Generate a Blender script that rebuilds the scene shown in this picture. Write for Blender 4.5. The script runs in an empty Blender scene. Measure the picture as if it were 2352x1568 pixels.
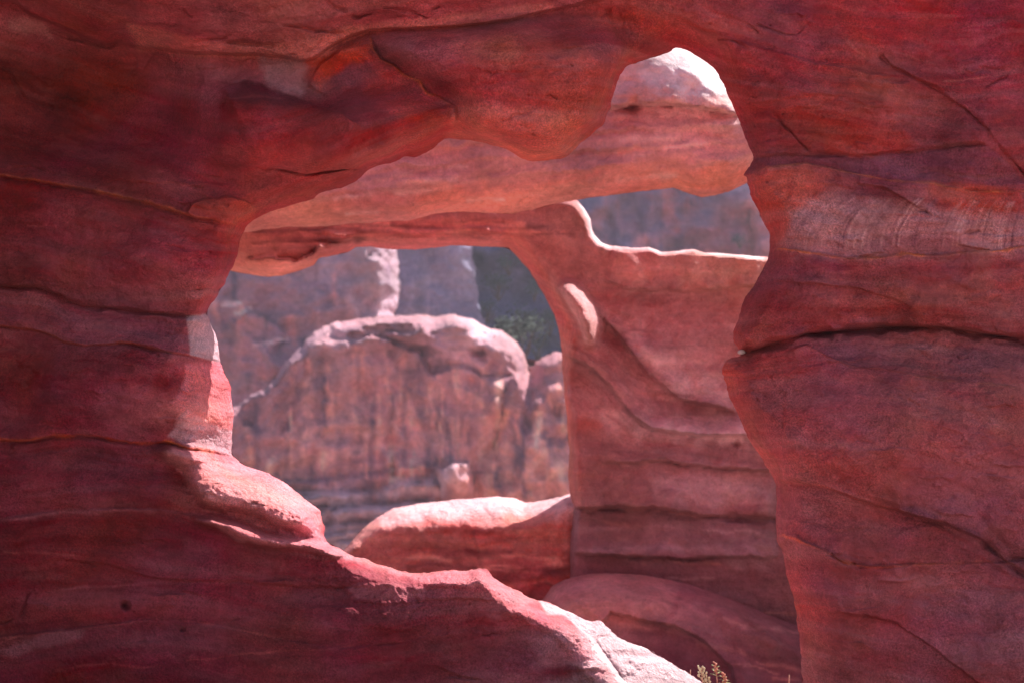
import bpy, math, random
import numpy as np
from mathutils import Vector

# ------------------------------------------------------------------ camera, sky, sun, exposure
SC = bpy.context.scene
W0, H0 = 2352.0, 1568.0            # tracing units of the photograph
LENS = 60.0
cam_d = bpy.data.cameras.new('camera')
cam = bpy.data.objects.new('camera', cam_d)
SC.collection.objects.link(cam)
cam.location = (0, 0, 0)
cam.rotation_euler = (math.radians(90), 0, 0)
cam_d.sensor_width = 36.0
cam_d.lens = LENS
cam_d.clip_start = 0.05
cam_d.clip_end = 2000
cam_d.dof.use_dof = True
cam_d.dof.focus_distance = 5.95
cam_d.dof.aperture_fstop = 4.6
SC.camera = cam

SUN = Vector((0.50, 0.42, 0.76)).normalized()
wd = bpy.data.worlds.new('World')
SC.world = wd
wd.use_nodes = True
wn = wd.node_tree
sky = wn.nodes.new('ShaderNodeTexSky')
sky.sky_type = 'NISHITA'
sky.sun_disc = False
sky.sun_elevation = math.asin(SUN.z)
sky.sun_rotation = math.atan2(SUN.x, SUN.y)
wn.links.new(sky.outputs[0], wn.nodes['Background'].inputs[0])
wn.nodes['Background'].inputs[1].default_value = 0.08
sd = bpy.data.lights.new('sun', 'SUN')
sd.energy = 4.3
sd.angle = math.radians(0.5)
sd.color = (1.0, 0.97, 0.93)
so = bpy.data.objects.new('sun', sd)
SC.collection.objects.link(so)
so.rotation_euler = SUN.to_track_quat('Z', 'Y').to_euler()
so.location = (5, 5, 20)
SC.view_settings.view_transform = 'Standard'
SC.view_settings.look = 'None'
SC.view_settings.gamma = 1
SC.view_settings.exposure = 1.1
SC.cycles.use_denoising = True
SC.cycles.denoising_prefilter = 'ACCURATE'
SC.cycles.max_bounces = 8
SC.cycles.diffuse_bounces = 6

rng = np.random.RandomState(7)
TAB = rng.rand(8, 256, 256)

# ------------------------------------------------------------------ small numeric tools
def vnoise(x, y, seed=0):
    t = TAB[seed % 8]
    x = x + seed * 17.31; y = y + seed * 9.77
    xi = np.floor(x).astype(int); yi = np.floor(y).astype(int)
    fx = x - xi; fy = y - yi
    fx = fx*fx*fx*(fx*(fx*6-15)+10); fy = fy*fy*fy*(fy*(fy*6-15)+10)
    x0 = xi & 255; x1 = (xi+1) & 255; y0 = yi & 255; y1 = (yi+1) & 255
    a = t[x0, y0]*(1-fx) + t[x1, y0]*fx
    b = t[x0, y1]*(1-fx) + t[x1, y1]*fx
    return (a*(1-fy) + b*fy)*2 - 1

def fbm(x, y, scale, octv=4, seed=0, gain=0.5):
    s = 0; a = 1; n = 0; f = 1.0/scale
    for i in range(octv):
        s = s + a*vnoise(x*f, y*f, seed+i*3); n += a; a *= gain; f *= 2.03
    return s/n

def pl(px, py, pts):
    """distance, 0..1 arclength and side (+ above / left-going normal) to a polyline"""
    pts = np.asarray(pts, float)
    seg = np.diff(pts, axis=0); ln = np.hypot(seg[:, 0], seg[:, 1]); cum = np.concatenate([[0], np.cumsum(ln)])
    best = np.full(px.shape, 1e9); tt = np.zeros(px.shape); sg = np.ones(px.shape)
    for i in range(len(seg)):
        ax, ay = pts[i]; dx, dy = seg[i]; L2 = max(ln[i]**2, 1e-9)
        ux = px-ax; uy = py-ay
        t = np.clip((ux*dx+uy*dy)/L2, 0, 1)
        ex = ux-t*dx; ey = uy-t*dy
        d = ex*ex+ey*ey
        m = d < best
        best = np.where(m, d, best)
        tt = np.where(m, (cum[i]+t*ln[i])/cum[-1], tt)
        cr = dx*uy-dy*ux            # y is downwards: negative = above for a line going right
        sg = np.where(m, np.where(cr < 0, 1.0, -1.0), sg)
    return np.sqrt(best), tt, sg

def sdf_poly(px, py, poly):
    """positive inside"""
    P = np.asarray(poly, float)
    d, _, _ = pl(px, py, np.vstack([P, P[:1]]))
    ins = np.zeros(px.shape, bool)
    n = len(P); j = n-1
    for i in range(n):
        xi, yi = P[i]; xj, yj = P[j]
        if yi != yj:
            ins ^= ((yi > py) != (yj > py)) & (px < (xj-xi)*(py-yi)/(yj-yi)+xi)
        j = i
    return np.where(ins, d, -d)

def blur(a, r):
    for ax in (0, 1):
        for rep in range(2):
            p_ = np.moveaxis(a, ax, 0)
            pp = np.concatenate([np.repeat(p_[:1], r+1, 0), p_, np.repeat(p_[-1:], r, 0)], 0)
            c = np.cumsum(pp, 0)
            a = np.moveaxis((c[2*r+1:]-c[:-(2*r+1)])/(2*r+1), 0, ax)
    return a

def chaikin(P, n=2, closed=True):
    P = np.asarray(P, float)
    for _ in range(n):
        Q = np.roll(P, -1, 0)
        N_ = np.empty((len(P)*2, 2)); N_[0::2] = P*.8+Q*.2; N_[1::2] = P*.2+Q*.8
        P = N_
    return [tuple(q) for q in P]

def sstep(a, b, x):
    t = np.clip((x-a)/(b-a), 0, 1)
    return t*t*(3-2*t)

def lin(c):
    c = np.asarray(c, float)/255.0
    return np.where(c <= 0.04045, c/12.92, ((c+0.055)/1.055)**2.4)

def axis(lo, hi, step, out_lo, out_hi, out_step):
    a = np.arange(lo, hi+step*0.5, step)
    l = []; v = lo; s = step
    while v > out_lo:
        s = min(s*1.25, out_step); v -= s; l.append(v)
    r = []; v = a[-1]; s = step
    while v < out_hi:
        s = min(s*1.25, out_step); v += s; r.append(v)
    return np.concatenate([np.array(l[::-1]), a, np.array(r)])

# ------------------------------------------------------------------ the rock field: relief + colour painted on a traced sheet
class Rock:
    def __init__(self, D, xs, ys, k=1.0):
        self.D = D; self.S = D*36.0/LENS/W0; self.k = k; self.sat = 0.9; self.gain = 1.0; self.lam = 0.0; self.flat = False; self.tint = (1, 1, 1)
        self.xs = xs; self.ys = ys
        self.X, self.Y = np.meshgrid(xs, ys)
        self.o = np.zeros(self.X.shape); self.F = np.zeros(self.X.shape); self.G = np.zeros(self.X.shape); self.shape = self.X.shape
        self.col = np.zeros(self.X.shape+(3,))
        self.bed = self.Y.copy()
        self.wx = fbm(self.X, self.Y, 60, 5, 1, .62); self.wy = fbm(self.X, self.Y, 60, 5, 2, .62)
        self.br = 8
    def crop(self, pts, pad):
        P = np.asarray(pts, float)
        x0, y0 = P.min(0)-pad; x1, y1 = P.max(0)+pad
        i0, i1 = np.searchsorted(self.xs, [x0, x1]); j0, j1 = np.searchsorted(self.ys, [y0, y1])
        return (slice(j0, j1), slice(i0, i1))
    def beds(self, curves, unit=100.0):
        ys = [np.interp(self.X, [p[0] for p in c], [p[1] for p in c]) for c in curves]
        b = np.zeros(self.shape)
        wy = self.Y + 5*self.wy
        for k in range(len(ys)-1):
            h = np.maximum(ys[k+1]-ys[k], 4)
            b += np.clip((wy-ys[k])/h, 0, 1)*np.interp(unit, [0, 1], [0, 1])*1.0 if False else np.clip((wy-ys[k])/h, 0, 1)*np.mean(h)
        self.bed = b
    def base(self, samples, aniso=2.6, warp=26, power=3.0, soft=25):  # samples are tones as seen, light and shade included
        A = np.array([s[:2] for s in samples], float); C = lin([s[2] for s in samples])
        wx = self.X+warp*self.wx*1.6; wy = self.Y+warp*self.wy
        sw = np.zeros(self.shape); acc = np.zeros(self.col.shape)
        for (ax, ay), c in zip(A, C):
            d2 = (wx-ax)**2+(aniso*(wy-ay))**2+soft**2
            w = d2**(-power/2*1.0)
            sw += w; acc += w[..., None]*c
        self.col = acc/sw[..., None]
        if self.lam:
            q = fbm(self.X*0.16+9*self.wy, self.bed+16*self.wx, 30, 5, 3, .6)
            big = 0.5+0.5*fbm(self.X, self.Y, 240, 2, 5)
            dk = sstep(0.10, 0.17, q)*(0.25+0.75*big)*self.lam
            pk = sstep(0.12, 0.17, -q-0.02)*(0.25+0.75*(1-big))*self.lam
            q2 = fbm(self.X*0.10-6*self.wx, self.bed*1.0+9*self.wy, 11, 4, 6, .6)
            self.col *= (1-0.42*dk+0.0*pk)[..., None]
            self.col = self.col*(1-0.30*pk[..., None])+0.30*pk[..., None]*np.array([0.27, 0.085, 0.09])
            self.col *= (1+0.16*self.lam*np.tanh(5*q2))[..., None]
    def patch(self, poly, c, soft=20, amt=0.8, warp=14, streak=0.0):
        sl = self.crop(poly, soft+warp*1.2+5)
        x = self.X[sl]+warp*self.wx[sl]; y = self.Y[sl]+warp*self.wy[sl]
        if x.size == 0: return
        s = sdf_poly(x, y, poly)
        a = amt*sstep(-soft, soft*0.6, s)
        if streak:
            a = a*np.clip(1-streak+streak*1.4*(0.5+0.8*fbm(self.X[sl]*0.15, self.bed[sl], 9, 3, 5)), 0, 1)
        c = lin(c)
        self.col[sl] = self.col[sl]*(1-a[..., None])+a[..., None]*c
    def line(self, pts, c, w=3, amt=0.8, jit=7):
        sl = self.crop(pts, w*4+jit+4)
        x = self.X[sl]+jit*self.wx[sl]; y = self.Y[sl]+jit*self.wy[sl]
        if x.size == 0: return
        d, t, _ = pl(x, y, pts)
        ww = w*(0.6+0.6*(vnoise(x/23, y/23, 4)+0.5).clip(0.05, 1.5))
        a = amt*np.clip(0.1+1.2*(0.5+fbm(x, y, 45, 3, 2)), 0.35, 1)*np.exp(-(d/ww)**2)*sstep(0, 0.05, t)*sstep(1, 0.95, t)
        self.col[sl] = self.col[sl]*(1-a[..., None])+a[..., None]*lin(c)
    def step(self, pts, h, L=60, side=1, jit=7, e0=0.05, e1=0.05, sharp=1.6):
        """rock on `side` (1 = above a left-to-right line) stands h proud, fading over L"""
        sl = self.crop(pts, L*3.2)
        x = self.X[sl]+jit*self.wx[sl]; y = self.Y[sl]+jit*self.wy[sl]
        if x.size == 0: return
        d, t, sg = pl(x, y, pts)
        tp = np.clip(0.45+0.9*(0.5+fbm(x, y, 90, 3, 1)), 0.3, 1.4)*(sstep(0, e0, t) if e0 else 1)*(sstep(1, 1-e1, t) if e1 else 1)
        sd = d*sg*side
        h = h*self.gain
        self.o[sl] += h*tp*np.where(sd > 0, np.exp(-(sd/L)**1.3), np.exp(-(sd/sharp)**2))
    def groove(self, pts, depth, w=3, jit=7, e0=0.06, e1=0.06):
        sl = self.crop(pts, w*5+jit+6)
        x = self.X[sl]+jit*self.wx[sl]; y = self.Y[sl]+jit*self.wy[sl]
        if x.size == 0: return
        d, t, _ = pl(x, y, pts)
        ww = w*(0.5+1.0*np.clip(vnoise(x/31, y/31, 6)+0.5, 0, 1.5))
        tp = np.clip(0.25+1.1*(0.5+fbm(x, y, 70, 3, 7)), 0.05, 1.3)*(sstep(0, e0, t) if e0 else 1)*(sstep(1, 1-e1, t) if e1 else 1)
        self.o[sl] -= depth*tp*np.exp(-(d/ww)**2)
    def bump(self, poly, h, soft=60, warp=10, pw=1.0):
        sl = self.crop(poly, 5+warp)
        x = self.X[sl]+warp*self.wx[sl]; y = self.Y[sl]+warp*self.wy[sl]
        if x.size == 0: return
        s = np.maximum(sdf_poly(x, y, poly), 0)/soft
        t = np.clip(s, 0, 1)
        (self.F if soft > 70 else self.G if soft > 20 else self.o)[sl] += h*np.sqrt(np.maximum(1-(1-t)**2, 0))**pw
    def ell(self, cx, cy, rx, ry, h, rot=0):
        r = max(rx, ry)
        sl = self.crop([(cx-r, cy-r), (cx+r, cy+r)], 0)
        x = self.X[sl]-cx; y = self.Y[sl]-cy
        if x.size == 0: return
        ca, sa = math.cos(rot), math.sin(rot)
        q = ((x*ca+y*sa)/rx)**2+((-x*sa+y*ca)/ry)**2
        (self.F if r > 60 else self.o)[sl] += h*np.maximum(1-q, 0)**2
    def rough(self, big=20, mid=7, bedh=3, fine=1.0, bs=420):
        X, Y = self.X, self.Y
        self.o += big*fbm(X, Y, bs, 2, 3)+mid*fbm(X, Y, 110, 3, 5)
        self.o += bedh*fbm(X*0.12, self.bed, 16, 4, 2)
        self.o += fine*fbm(X, Y, 14, 3, 6)
        self.o += mid*0.8*(np.abs(fbm(X*0.6, self.bed, 70, 3, 7))-0.2)
    def idw(self, pts, power=3):
        sw = 0; acc = 0
        for x, y, v in pts:
            w = ((self.X-x)**2+(self.Y-y)**2+400.0)**(-power/2)
            sw = sw+w; acc = acc+w*v
        return acc/sw

    def build(self, sdf, Rx, depth, thick, parts, mat, parent, jitter=1.6, back_step=3, names=None):
        """sdf: +in rock, px. Rx: px rounding width, depth: metres the edge lies behind the face, thick: metres"""
        S, D = self.S, self.D
        self.o = self.o+blur(self.F, self.br)+blur(self.G, 2)
        s = sdf + (0.9 if D < 9 else 0.3)*jitter*np.tanh(4*fbm(self.X*0.15, self.bed, 17, 3, 7))*min(1.0, 2/jitter) + jitter*(fbm(self.X, self.Y, 34, 4, 4, .6)+0.6*fbm(self.X, self.Y, 9, 2, 6))
        gy, gx = np.gradient(s, self.ys, self.xs)
        g = np.sqrt(gx*gx+gy*gy)+1e-6; gx /= g; gy /= g
        ins = s > 0
        cell = ins[:-1, :-1] | ins[1:, :-1] | ins[:-1, 1:] | ins[1:, 1:]
        used = np.zeros(ins.shape, bool)
        used[:-1, :-1] |= cell; used[1:, :-1] |= cell; used[:-1, 1:] |= cell; used[1:, 1:] |= cell
        out = used & ~ins
        PX = np.where(out, self.X-s*gx, self.X); PY = np.where(out, self.Y-s*gy, self.Y)
        sc = np.maximum(s, 0)
        t = np.clip(1-sc/Rx, 0, 1)
        prof = t**1.2 if self.flat else 0.4*(1-np.sqrt(np.maximum(1-t*t, 0)))+0.6*t**1.5
        edge_in = np.clip(sc/(Rx*0.5), 0, 1)
        yy = D - self.o*S*(0.25+0.75*sstep(0, 1, edge_in)) + depth*prof
        # sheets meet at the rim
        def place(PX, PY, yy):
            k = self.S*yy/D
            return np.stack([(PX-W0/2)*k, yy, (H0/2-PY)*k], -1)
        V = place(PX, PY, yy)
        n1 = V.shape[1]
        # global vertex normals
        du = np.gradient(V, axis=1); dv = np.gradient(V, axis=0)
        N = np.cross(dv, du); N /= np.linalg.norm(N, axis=-1, keepdims=True)+1e-12
        flip = (N*V).sum(-1) > 0
        N[flip] *= -1
        jj, ii = np.nonzero(cell)
        a = jj*n1+ii; quads = np.stack([a, a+n1, a+n1+1, a+1], -1)
        cx = (self.X[jj, ii]+self.X[jj, ii+1])/2; cy = (self.Y[jj, ii]+self.Y[jj+1, ii])/2
        lab = np.zeros(len(a), int)
        wx = 4*self.wx[jj, ii]; wy = 4*self.wy[jj, ii]
        for k, (nm, poly) in enumerate(parts):
            if poly is None: continue
            lab[sdf_poly(cx+wx, cy+wy, poly) > 0] = k
        objs = []
        Vf = V.reshape(-1, 3); Nf = N.reshape(-1, 3)
        bed = self.bed.reshape(-1)*S
        col = self.col.reshape(-1, 3); lum = col.mean(1, keepdims=True)
        col = np.clip((lum+self.sat*(col-lum))/self.k*np.array(self.tint), 0.004, 0.85)
        xw = (self.X.reshape(-1)-W0/2)*S
        back = None
        for k, (nm, poly) in enumerate(parts):
            q = quads[lab == k]
            if len(q) == 0:
                objs.append(None); continue
            u, inv = np.unique(q, return_inverse=True)
            vv = Vf[u]; ff = inv.reshape(-1, 4); cc = col[u]; bb = bed[u]; xx = xw[u]; nn = Nf[u]
            if k == 0:
                # the far side of the mass, coarser, closed onto the same rim
                bs = back_step
                xi = np.unique(np.concatenate([np.arange(0, n1, bs), [n1-1]])); yi = np.unique(np.concatenate([np.arange(0, V.shape[0], bs), [V.shape[0]-1]]))
                sb = s[np.ix_(yi, xi)]; Xb = self.X[np.ix_(yi, xi)]; Yb = self.Y[np.ix_(yi, xi)]
                gxb = gx[np.ix_(yi, xi)]; gyb = gy[np.ix_(yi, xi)]
                ib = sb > 0
                cb = ib[:-1, :-1] | ib[1:, :-1] | ib[:-1, 1:] | ib[1:, 1:]
                ub = np.zeros(ib.shape, bool)
                ub[:-1, :-1] |= cb; ub[1:, :-1] |= cb; ub[:-1, 1:] |= cb; ub[1:, 1:] |= cb
                ob = ub & ~ib
                PXb = np.where(ob, Xb-sb*gxb, Xb); PYb = np.where(ob, Yb-sb*gyb, Yb)
                tb = np.clip(1-np.maximum(sb, 0)/np.maximum(Rx[np.ix_(yi, xi)] if np.ndim(Rx) else Rx, 30), 0, 1)
                th = (thick[np.ix_(yi, xi)] if np.ndim(thick) else thick); dp = (depth[np.ix_(yi, xi)] if np.ndim(depth) else depth)
                rim = D+dp-0.01
                yb = rim+(th-dp)*np.sqrt(np.maximum(1-tb**2, 0))*(0.9+0.2*fbm(Xb, Yb, 300, 3, 2))
                Vb = place(PXb, PYb, np.maximum(yb, rim))
                jb, ib2 = np.nonzero(cb); nb = len(xi)
                ab = jb*nb+ib2
                qb = np.stack([ab, ab+1, ab+nb+1, ab+nb], -1)
                u2, inv2 = np.unique(qb, return_inverse=True)
                cols_b = col.reshape(self.shape+(3,))[np.ix_(yi, xi)].reshape(-1, 3)[u2]
                bed_b = bed.reshape(self.shape)[np.ix_(yi, xi)].reshape(-1)[u2]
                off = len(vv)
                vb = Vb.reshape(-1, 3)[u2]
                dub = np.gradient(Vb, axis=1); dvb = np.gradient(Vb, axis=0)
                Nb = -np.cross(dvb, dub); Nb /= np.linalg.norm(Nb, axis=-1, keepdims=True)+1e-12
                Nb[(Nb*Vb).sum(-1) < 0] *= -1
                vv = np.vstack([vv, vb]); ff = np.vstack([ff, inv2.reshape(-1, 4)+off])
                cc = np.vstack([cc, cols_b]); bb = np.concatenate([bb, bed_b])
                xx = np.concatenate([xx, vb[:, 0]]); nn = np.vstack([nn, Nb.reshape(-1, 3)[u2]])
            objs.append(mesh_np(nm, vv, ff, mat, parent, cc, np.stack([xx, bb, vv[:, 1]], -1), nn))
        return objs

def mesh_np(name, v, f, mat, parent=None, col=None, strat=None, normals=None):
    me = bpy.data.meshes.new(name)
    n, m = len(v), len(f)
    me.vertices.add(n); me.vertices.foreach_set('co', np.ascontiguousarray(v, np.float32).ravel())
    me.loops.add(m*4); me.loops.foreach_set('vertex_index', np.ascontiguousarray(f, np.int32).ravel())
    me.polygons.add(m); me.polygons.foreach_set('loop_start', np.arange(0, m*4, 4, dtype=np.int32))
    me.polygons.foreach_set('loop_total', np.full(m, 4, np.int32))
    me.update(calc_edges=True)
    me.polygons.foreach_set('use_smooth', np.ones(m, bool))
    if col is not None:
        a = me.attributes.new('rock_colour', 'FLOAT_COLOR', 'POINT')
        a.data.foreach_set('color', np.hstack([col, np.ones((n, 1))]).astype(np.float32).ravel())
    if strat is not None:
        a = me.attributes.new('strata', 'FLOAT_VECTOR', 'POINT')
        a.data.foreach_set('vector', strat.astype(np.float32).ravel())
    if normals is not None:
        me.normals_split_custom_set_from_vertices(normals.astype(np.float32))
    me.materials.append(mat)
    ob = bpy.data.objects.new(name, me)
    SC.collection.objects.link(ob)
    ob.parent = parent
    return ob

def thing(name, label, cat, loc=(0, 0, 0), group=None):
    o = bpy.data.objects.new(name, None)
    SC.collection.objects.link(o)
    o['label'] = label; o['category'] = cat
    o.empty_display_size = 0.1
    if group: o['group'] = group
    return o

# ------------------------------------------------------------------ materials
def rock_mat(name, scale=1.0, grain=0.35, bump=0.5, lam=0.28, streak_v=False):
    m = bpy.data.materials.new(name); m.use_nodes = True
    nt = m.node_tree; N = nt.nodes; L = nt.links
    b = N['Principled BSDF']
    b.inputs['Roughness'].default_value = 0.92
    b.inputs['Specular IOR Level'].default_value = 0.22
    at = N.new('ShaderNodeAttribute'); at.attribute_name = 'rock_colour'
    st = N.new('ShaderNodeAttribute'); st.attribute_name = 'strata'
    tc = N.new('ShaderNodeTexCoord')
    def noise(vec, sc, det=4, rough=0.55, dist=0.0):
        n = N.new('ShaderNodeTexNoise'); n.inputs['Scale'].default_value = sc
        n.inputs['Detail'].default_value = det; n.inputs['Roughness'].default_value = rough
        n.inputs['Distortion'].default_value = dist
        L.new(vec, n.inputs['Vector']); return n.outputs['Fac']
    def ramp(fac, lo, hi, a, c):
        r = N.new('ShaderNodeMapRange'); r.inputs['From Min'].default_value = lo; r.inputs['From Max'].default_value = hi
        r.inputs['To Min'].default_value = a; r.inputs['To Max'].default_value = c
        L.new(fac, r.inputs['Value']); return r.outputs[0]
    def math_(op, a, c):
        r = N.new('ShaderNodeMath'); r.operation = op
        for i, x in enumerate((a, c)):
            if isinstance(x, (int, float)): r.inputs[i].default_value = x
            else: L.new(x, r.inputs[i])
        return r.outputs[0]
    def N_mix(a, amt):
        return math_('ADD', math_('MULTIPLY', math_('SUBTRACT', a, 1.0), amt), 1.0)
    mp = N.new('ShaderNodeMapping')
    mp.inputs['Scale'].default_value = (1.6*scale, 9*scale, 0.6*scale)
    L.new(st.outputs['Vector'], mp.inputs['Vector'])
    lamn = noise(mp.outputs[0], 2.2, 7, 0.68, 0.6)
    blotch = noise(tc.outputs['Object'], 3.2*scale, 6, 0.62, 0.8)
    gr = noise(tc.outputs['Object'], 150*scale, 3, 0.75)
    gr2 = noise(tc.outputs['Object'], 34*scale, 5, 0.7, 0.3)
    f = math_('MULTIPLY', ramp(lamn, 0.3, 0.7, 1-lam, 1+lam), ramp(blotch, 0.3, 0.7, 0.74, 1.24))
    f = math_('MULTIPLY', f, N_mix(ramp(gr, 0.3, 0.7, 1-grain, 1+grain), ramp(noise(tc.outputs['Object'], 5*scale, 4, .6), .35, .65, .25, 1.0)))
    f = math_('MULTIPLY', f, ramp(gr2, 0.3, 0.7, 0.80, 1.2))
    mul = N.new('ShaderNodeVectorMath'); mul.operation = 'SCALE'
    L.new(at.outputs['Color'], mul.inputs[0]); L.new(f, mul.inputs['Scale'])
    # greyish mineral film in places
    hsv = N.new('ShaderNodeHueSaturation')
    L.new(mul.outputs[0], hsv.inputs['Color'])
    L.new(ramp(noise(mp.outputs[0], 1.1, 5, 0.6, 1.0), 0.35, 0.65, 0.92, 1.06), hsv.inputs['Saturation'])
    hue = ramp(noise(tc.outputs['Object'], 2.1*scale, 4, 0.6, 0.5), 0.3, 0.7, 0.489, 0.511)
    L.new(hue, hsv.inputs['Hue'])
    L.new(hsv.outputs[0], b.inputs['Base Color'])
    # relief too fine to model
    h = math_('ADD', math_('MULTIPLY', gr, 0.0024/scale), math_('MULTIPLY', gr2, 0.019/scale))
    gr3 = noise(tc.outputs['Object'], 75*scale, 3, 0.7)
    h = math_('ADD', h, math_('MULTIPLY', gr3, 0.006/scale))
    h = math_('ADD', h, math_('MULTIPLY', lamn, 0.004/scale))
    vo = N.new('ShaderNodeTexVoronoi'); vo.inputs['Scale'].default_value = 60*scale
    L.new(tc.outputs['Object'], vo.inputs['Vector'])
    pit = ramp(vo.outputs['Distance'], 0.0, 0.22, -1, 0)
    pit = math_('MULTIPLY', pit, ramp(noise(tc.outputs['Object'], 7*scale, 3), 0.52, 0.66, 0, 0.006/scale))
    h = math_('ADD', h, pit)
    bp = N.new('ShaderNodeBump'); bp.inputs['Strength'].default_value = bump; bp.inputs['Distance'].default_value = 1.0
    L.new(h, bp.inputs['Height']); L.new(bp.outputs[0], b.inputs['Normal'])
    return m

def plain_mat(name, c, rough=0.8, var=0.25, sc=30, translucent=False):
    m = bpy.data.materials.new(name); m.use_nodes = True
    nt = m.node_tree; N = nt.nodes; L = nt.links
    b = N['Principled BSDF']; b.inputs['Roughness'].default_value = rough
    b.inputs['Specular IOR Level'].default_value = 0.25
    tc = N.new('ShaderNodeTexCoord'); n = N.new('ShaderNodeTexNoise')
    n.inputs['Scale'].default_value = sc; n.inputs['Detail'].default_value = 5
    L.new(tc.outputs['Object'], n.inputs['Vector'])
    r = N.new('ShaderNodeValToRGB')
    c = np.array(c, float)
    r.color_ramp.elements[0].position = 0.3; r.color_ramp.elements[0].color = (*(c*(1-var)), 1)
    r.color_ramp.elements[1].position = 0.7; r.color_ramp.elements[1].color = (*(np.minimum(c*(1+var), 1)), 1)
    L.new(n.outputs['Fac'], r.inputs[0]); L.new(r.outputs[0], b.inputs['Base Color'])
    return m

M_NEAR = rock_mat('red_sandstone', 1.0, 0.55, 1.0, 0.13)
M_MID = rock_mat('rose_sandstone', 0.6, 0.22, 0.8, 0.16)
M_FAR = rock_mat('far_sandstone', 0.11, 0.25, 1.0, 0.10)

#==================================================================== NEAR ROCK WINDOW
RIGHT = [(1548,111),(1562,110),(1582,118),(1596,128),(1623,144),(1647,167),(1663,195),(1675,226),(1685,253),(1698,277),(1710,308),(1719,338),
 (1731,361),(1724,379),(1709,402),(1714,409),(1719,427),(1729,458),(1743,489),(1757,513),(1767,536),(1768,551),(1770,571),(1766,595),
 (1750,623),(1733,653),(1710,688),(1702,708),(1695,736),(1685,756),(1686,783),(1695,800),(1699,807),(1722,806),(1699,817),(1675,821),
 (1663,831),(1659,848),(1666,879),(1678,913),(1688,941),(1702,971),(1722,1009),(1738,1036),(1757,1063),(1784,1106),(1783,1145),(1784,1196),
 (1782,1231),(1787,1248),(1798,1256),(1799,1292),(1810,1337),(1827,1388),(1833,1436),(1839,1484),(1841,1531),(1844,1568),(1846,1620),(1830,1664)]
LEFT = [(1543,119),(1512,130),(1468,145),(1447,147),(1433,159),(1421,174),(1413,202),(1406,236),(1396,260),(1386,287),(1367,304),(1338,325),
 (1321,345),(1297,364),(1259,369),(1218,371),(1194,361),(1167,343),(1122,331),(1102,325),(1025,316),(1013,325),(986,347),(952,362),(931,357),
 (904,373),(873,378),(844,390),(840,398),(820,417),(791,431),(746,441),(735,444),(718,461),(670,470),(615,489),(591,499),(567,516),(562,524),
 (550,561),(543,592),(526,630),(513,653),(492,688),(473,718),(480,736),(489,756),(501,787),(505,824),(508,838),(519,862),(531,893),(536,937),
 (535,988),(531,1029),(530,1046),(554,1063),(608,1084),(660,1111),(704,1145),(731,1166),(742,1196),(747,1231),(749,1246),(780,1259),(808,1277),
 (839,1282),(870,1294),(904,1302),(931,1313),(979,1313),(1034,1306),(1068,1311),(1098,1304),(1117,1304),(1129,1321),(1163,1343),(1194,1359),
 (1225,1374),(1269,1383),(1300,1400),(1355,1425),(1375,1421),(1389,1434),(1413,1458),(1468,1482),(1512,1502),(1550,1526),(1582,1548),(1613,1568),
 (1660,1604),(1710,1650),(1770,1680)]
HOLE = RIGHT + LEFT[::-1]

LEDGE_E = [(-900,60),(-60,0),(34,10),(61,34),(113,56),(164,72),(191,92),(246,106),(273,97),(297,109),(342,114),(413,123),(478,125),(520,129),(581,128),
 (640,134),(690,143),(722,140),(748,118),(780,98),(818,81),(849,72),(950,68),(1060,62),(1170,50),(1275,26),(1390,-2),(1480,-40),(1700,-140),(2000,-500),(2000,-1500)]
LEDGE = LEDGE_E + [(-900,-1500)]
V_L2 = [(-300,380),(0,400),(60,410),(150,425),(240,445),(290,455),(360,470),(420,490),(480,505),(560,522)]
C_L3 = [(-300,640),(0,655),(90,660),(130,675),(150,690),(200,700),(300,712),(400,722),(460,724),(478,716)]
V_L4 = [(-300,740),(0,748),(60,755),(110,765),(150,785),(200,793),(280,785),(320,795),(370,802),(440,815),(510,836)]
C_L5 = [(-300,1010),(0,1008),(70,1012),(120,1000),(180,997),(240,1005),(320,1017),(380,1015),(440,1030),(500,1037),(535,1046)]
V_L6 = [(-300,1200),(0,1190),(150,1172),(300,1165),(420,1180)]
V_L7 = [(0,1300),(130,1285),(250,1295),(350,1325),(400,1330),(520,1335),(700,1345),(850,1345)]
V_L8 = [(-200,1470),(0,1460),(150,1450),(270,1430),(400,1425),(520,1440),(640,1470),(780,1490),(900,1480),(1100,1440)]
V_R1 = [(1690,85),(1720,100),(1860,140),(1960,160),(2100,180),(2200,175),(2352,150),(2600,140)]
C_R2 = [(1731,361),(1780,354),(1860,356),(2000,355),(2090,348),(2200,335),(2272,330)]
V_R3 = [(1709,402),(1760,385),(1850,375),(1920,390),(2040,415),(2130,420),(2230,440),(2352,440),(2600,430)]
V_R4 = [(1768,575),(1800,572),(1870,580),(1930,592),(2000,595),(2080,585),(2150,588),(2230,580),(2300,575),(2352,568),(2600,560)]
C_R5 = [(1710,810),(1735,800),(1760,790),(1850,765),(1950,755),(2050,748),(2150,747),(2250,762),(2352,775),(2600,790)]
V_R6 = [(1800,805),(1850,795),(1900,820),(1970,843),(2060,850),(2150,870),(2352,890)]
V_R7 = [(1786,1100),(1820,1102),(1900,1120),(2040,1165),(2170,1200),(2260,1240),(2310,1285),(2400,1340)]
C_R8 = [(1783,1240),(1830,1235),(1890,1262),(1930,1285),(1962,1297),(2030,1298),(2180,1294),(2310,1292),(2420,1280)]
V_R9 = [(1836,1395),(1950,1405),(2060,1430),(2140,1480),(2250,1568),(2330,1640)]
DIAG = [(2010,120),(2050,152),(2150,205),(2220,250),(2272,300),(2300,340),(2352,400),(2450,480)]

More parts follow.
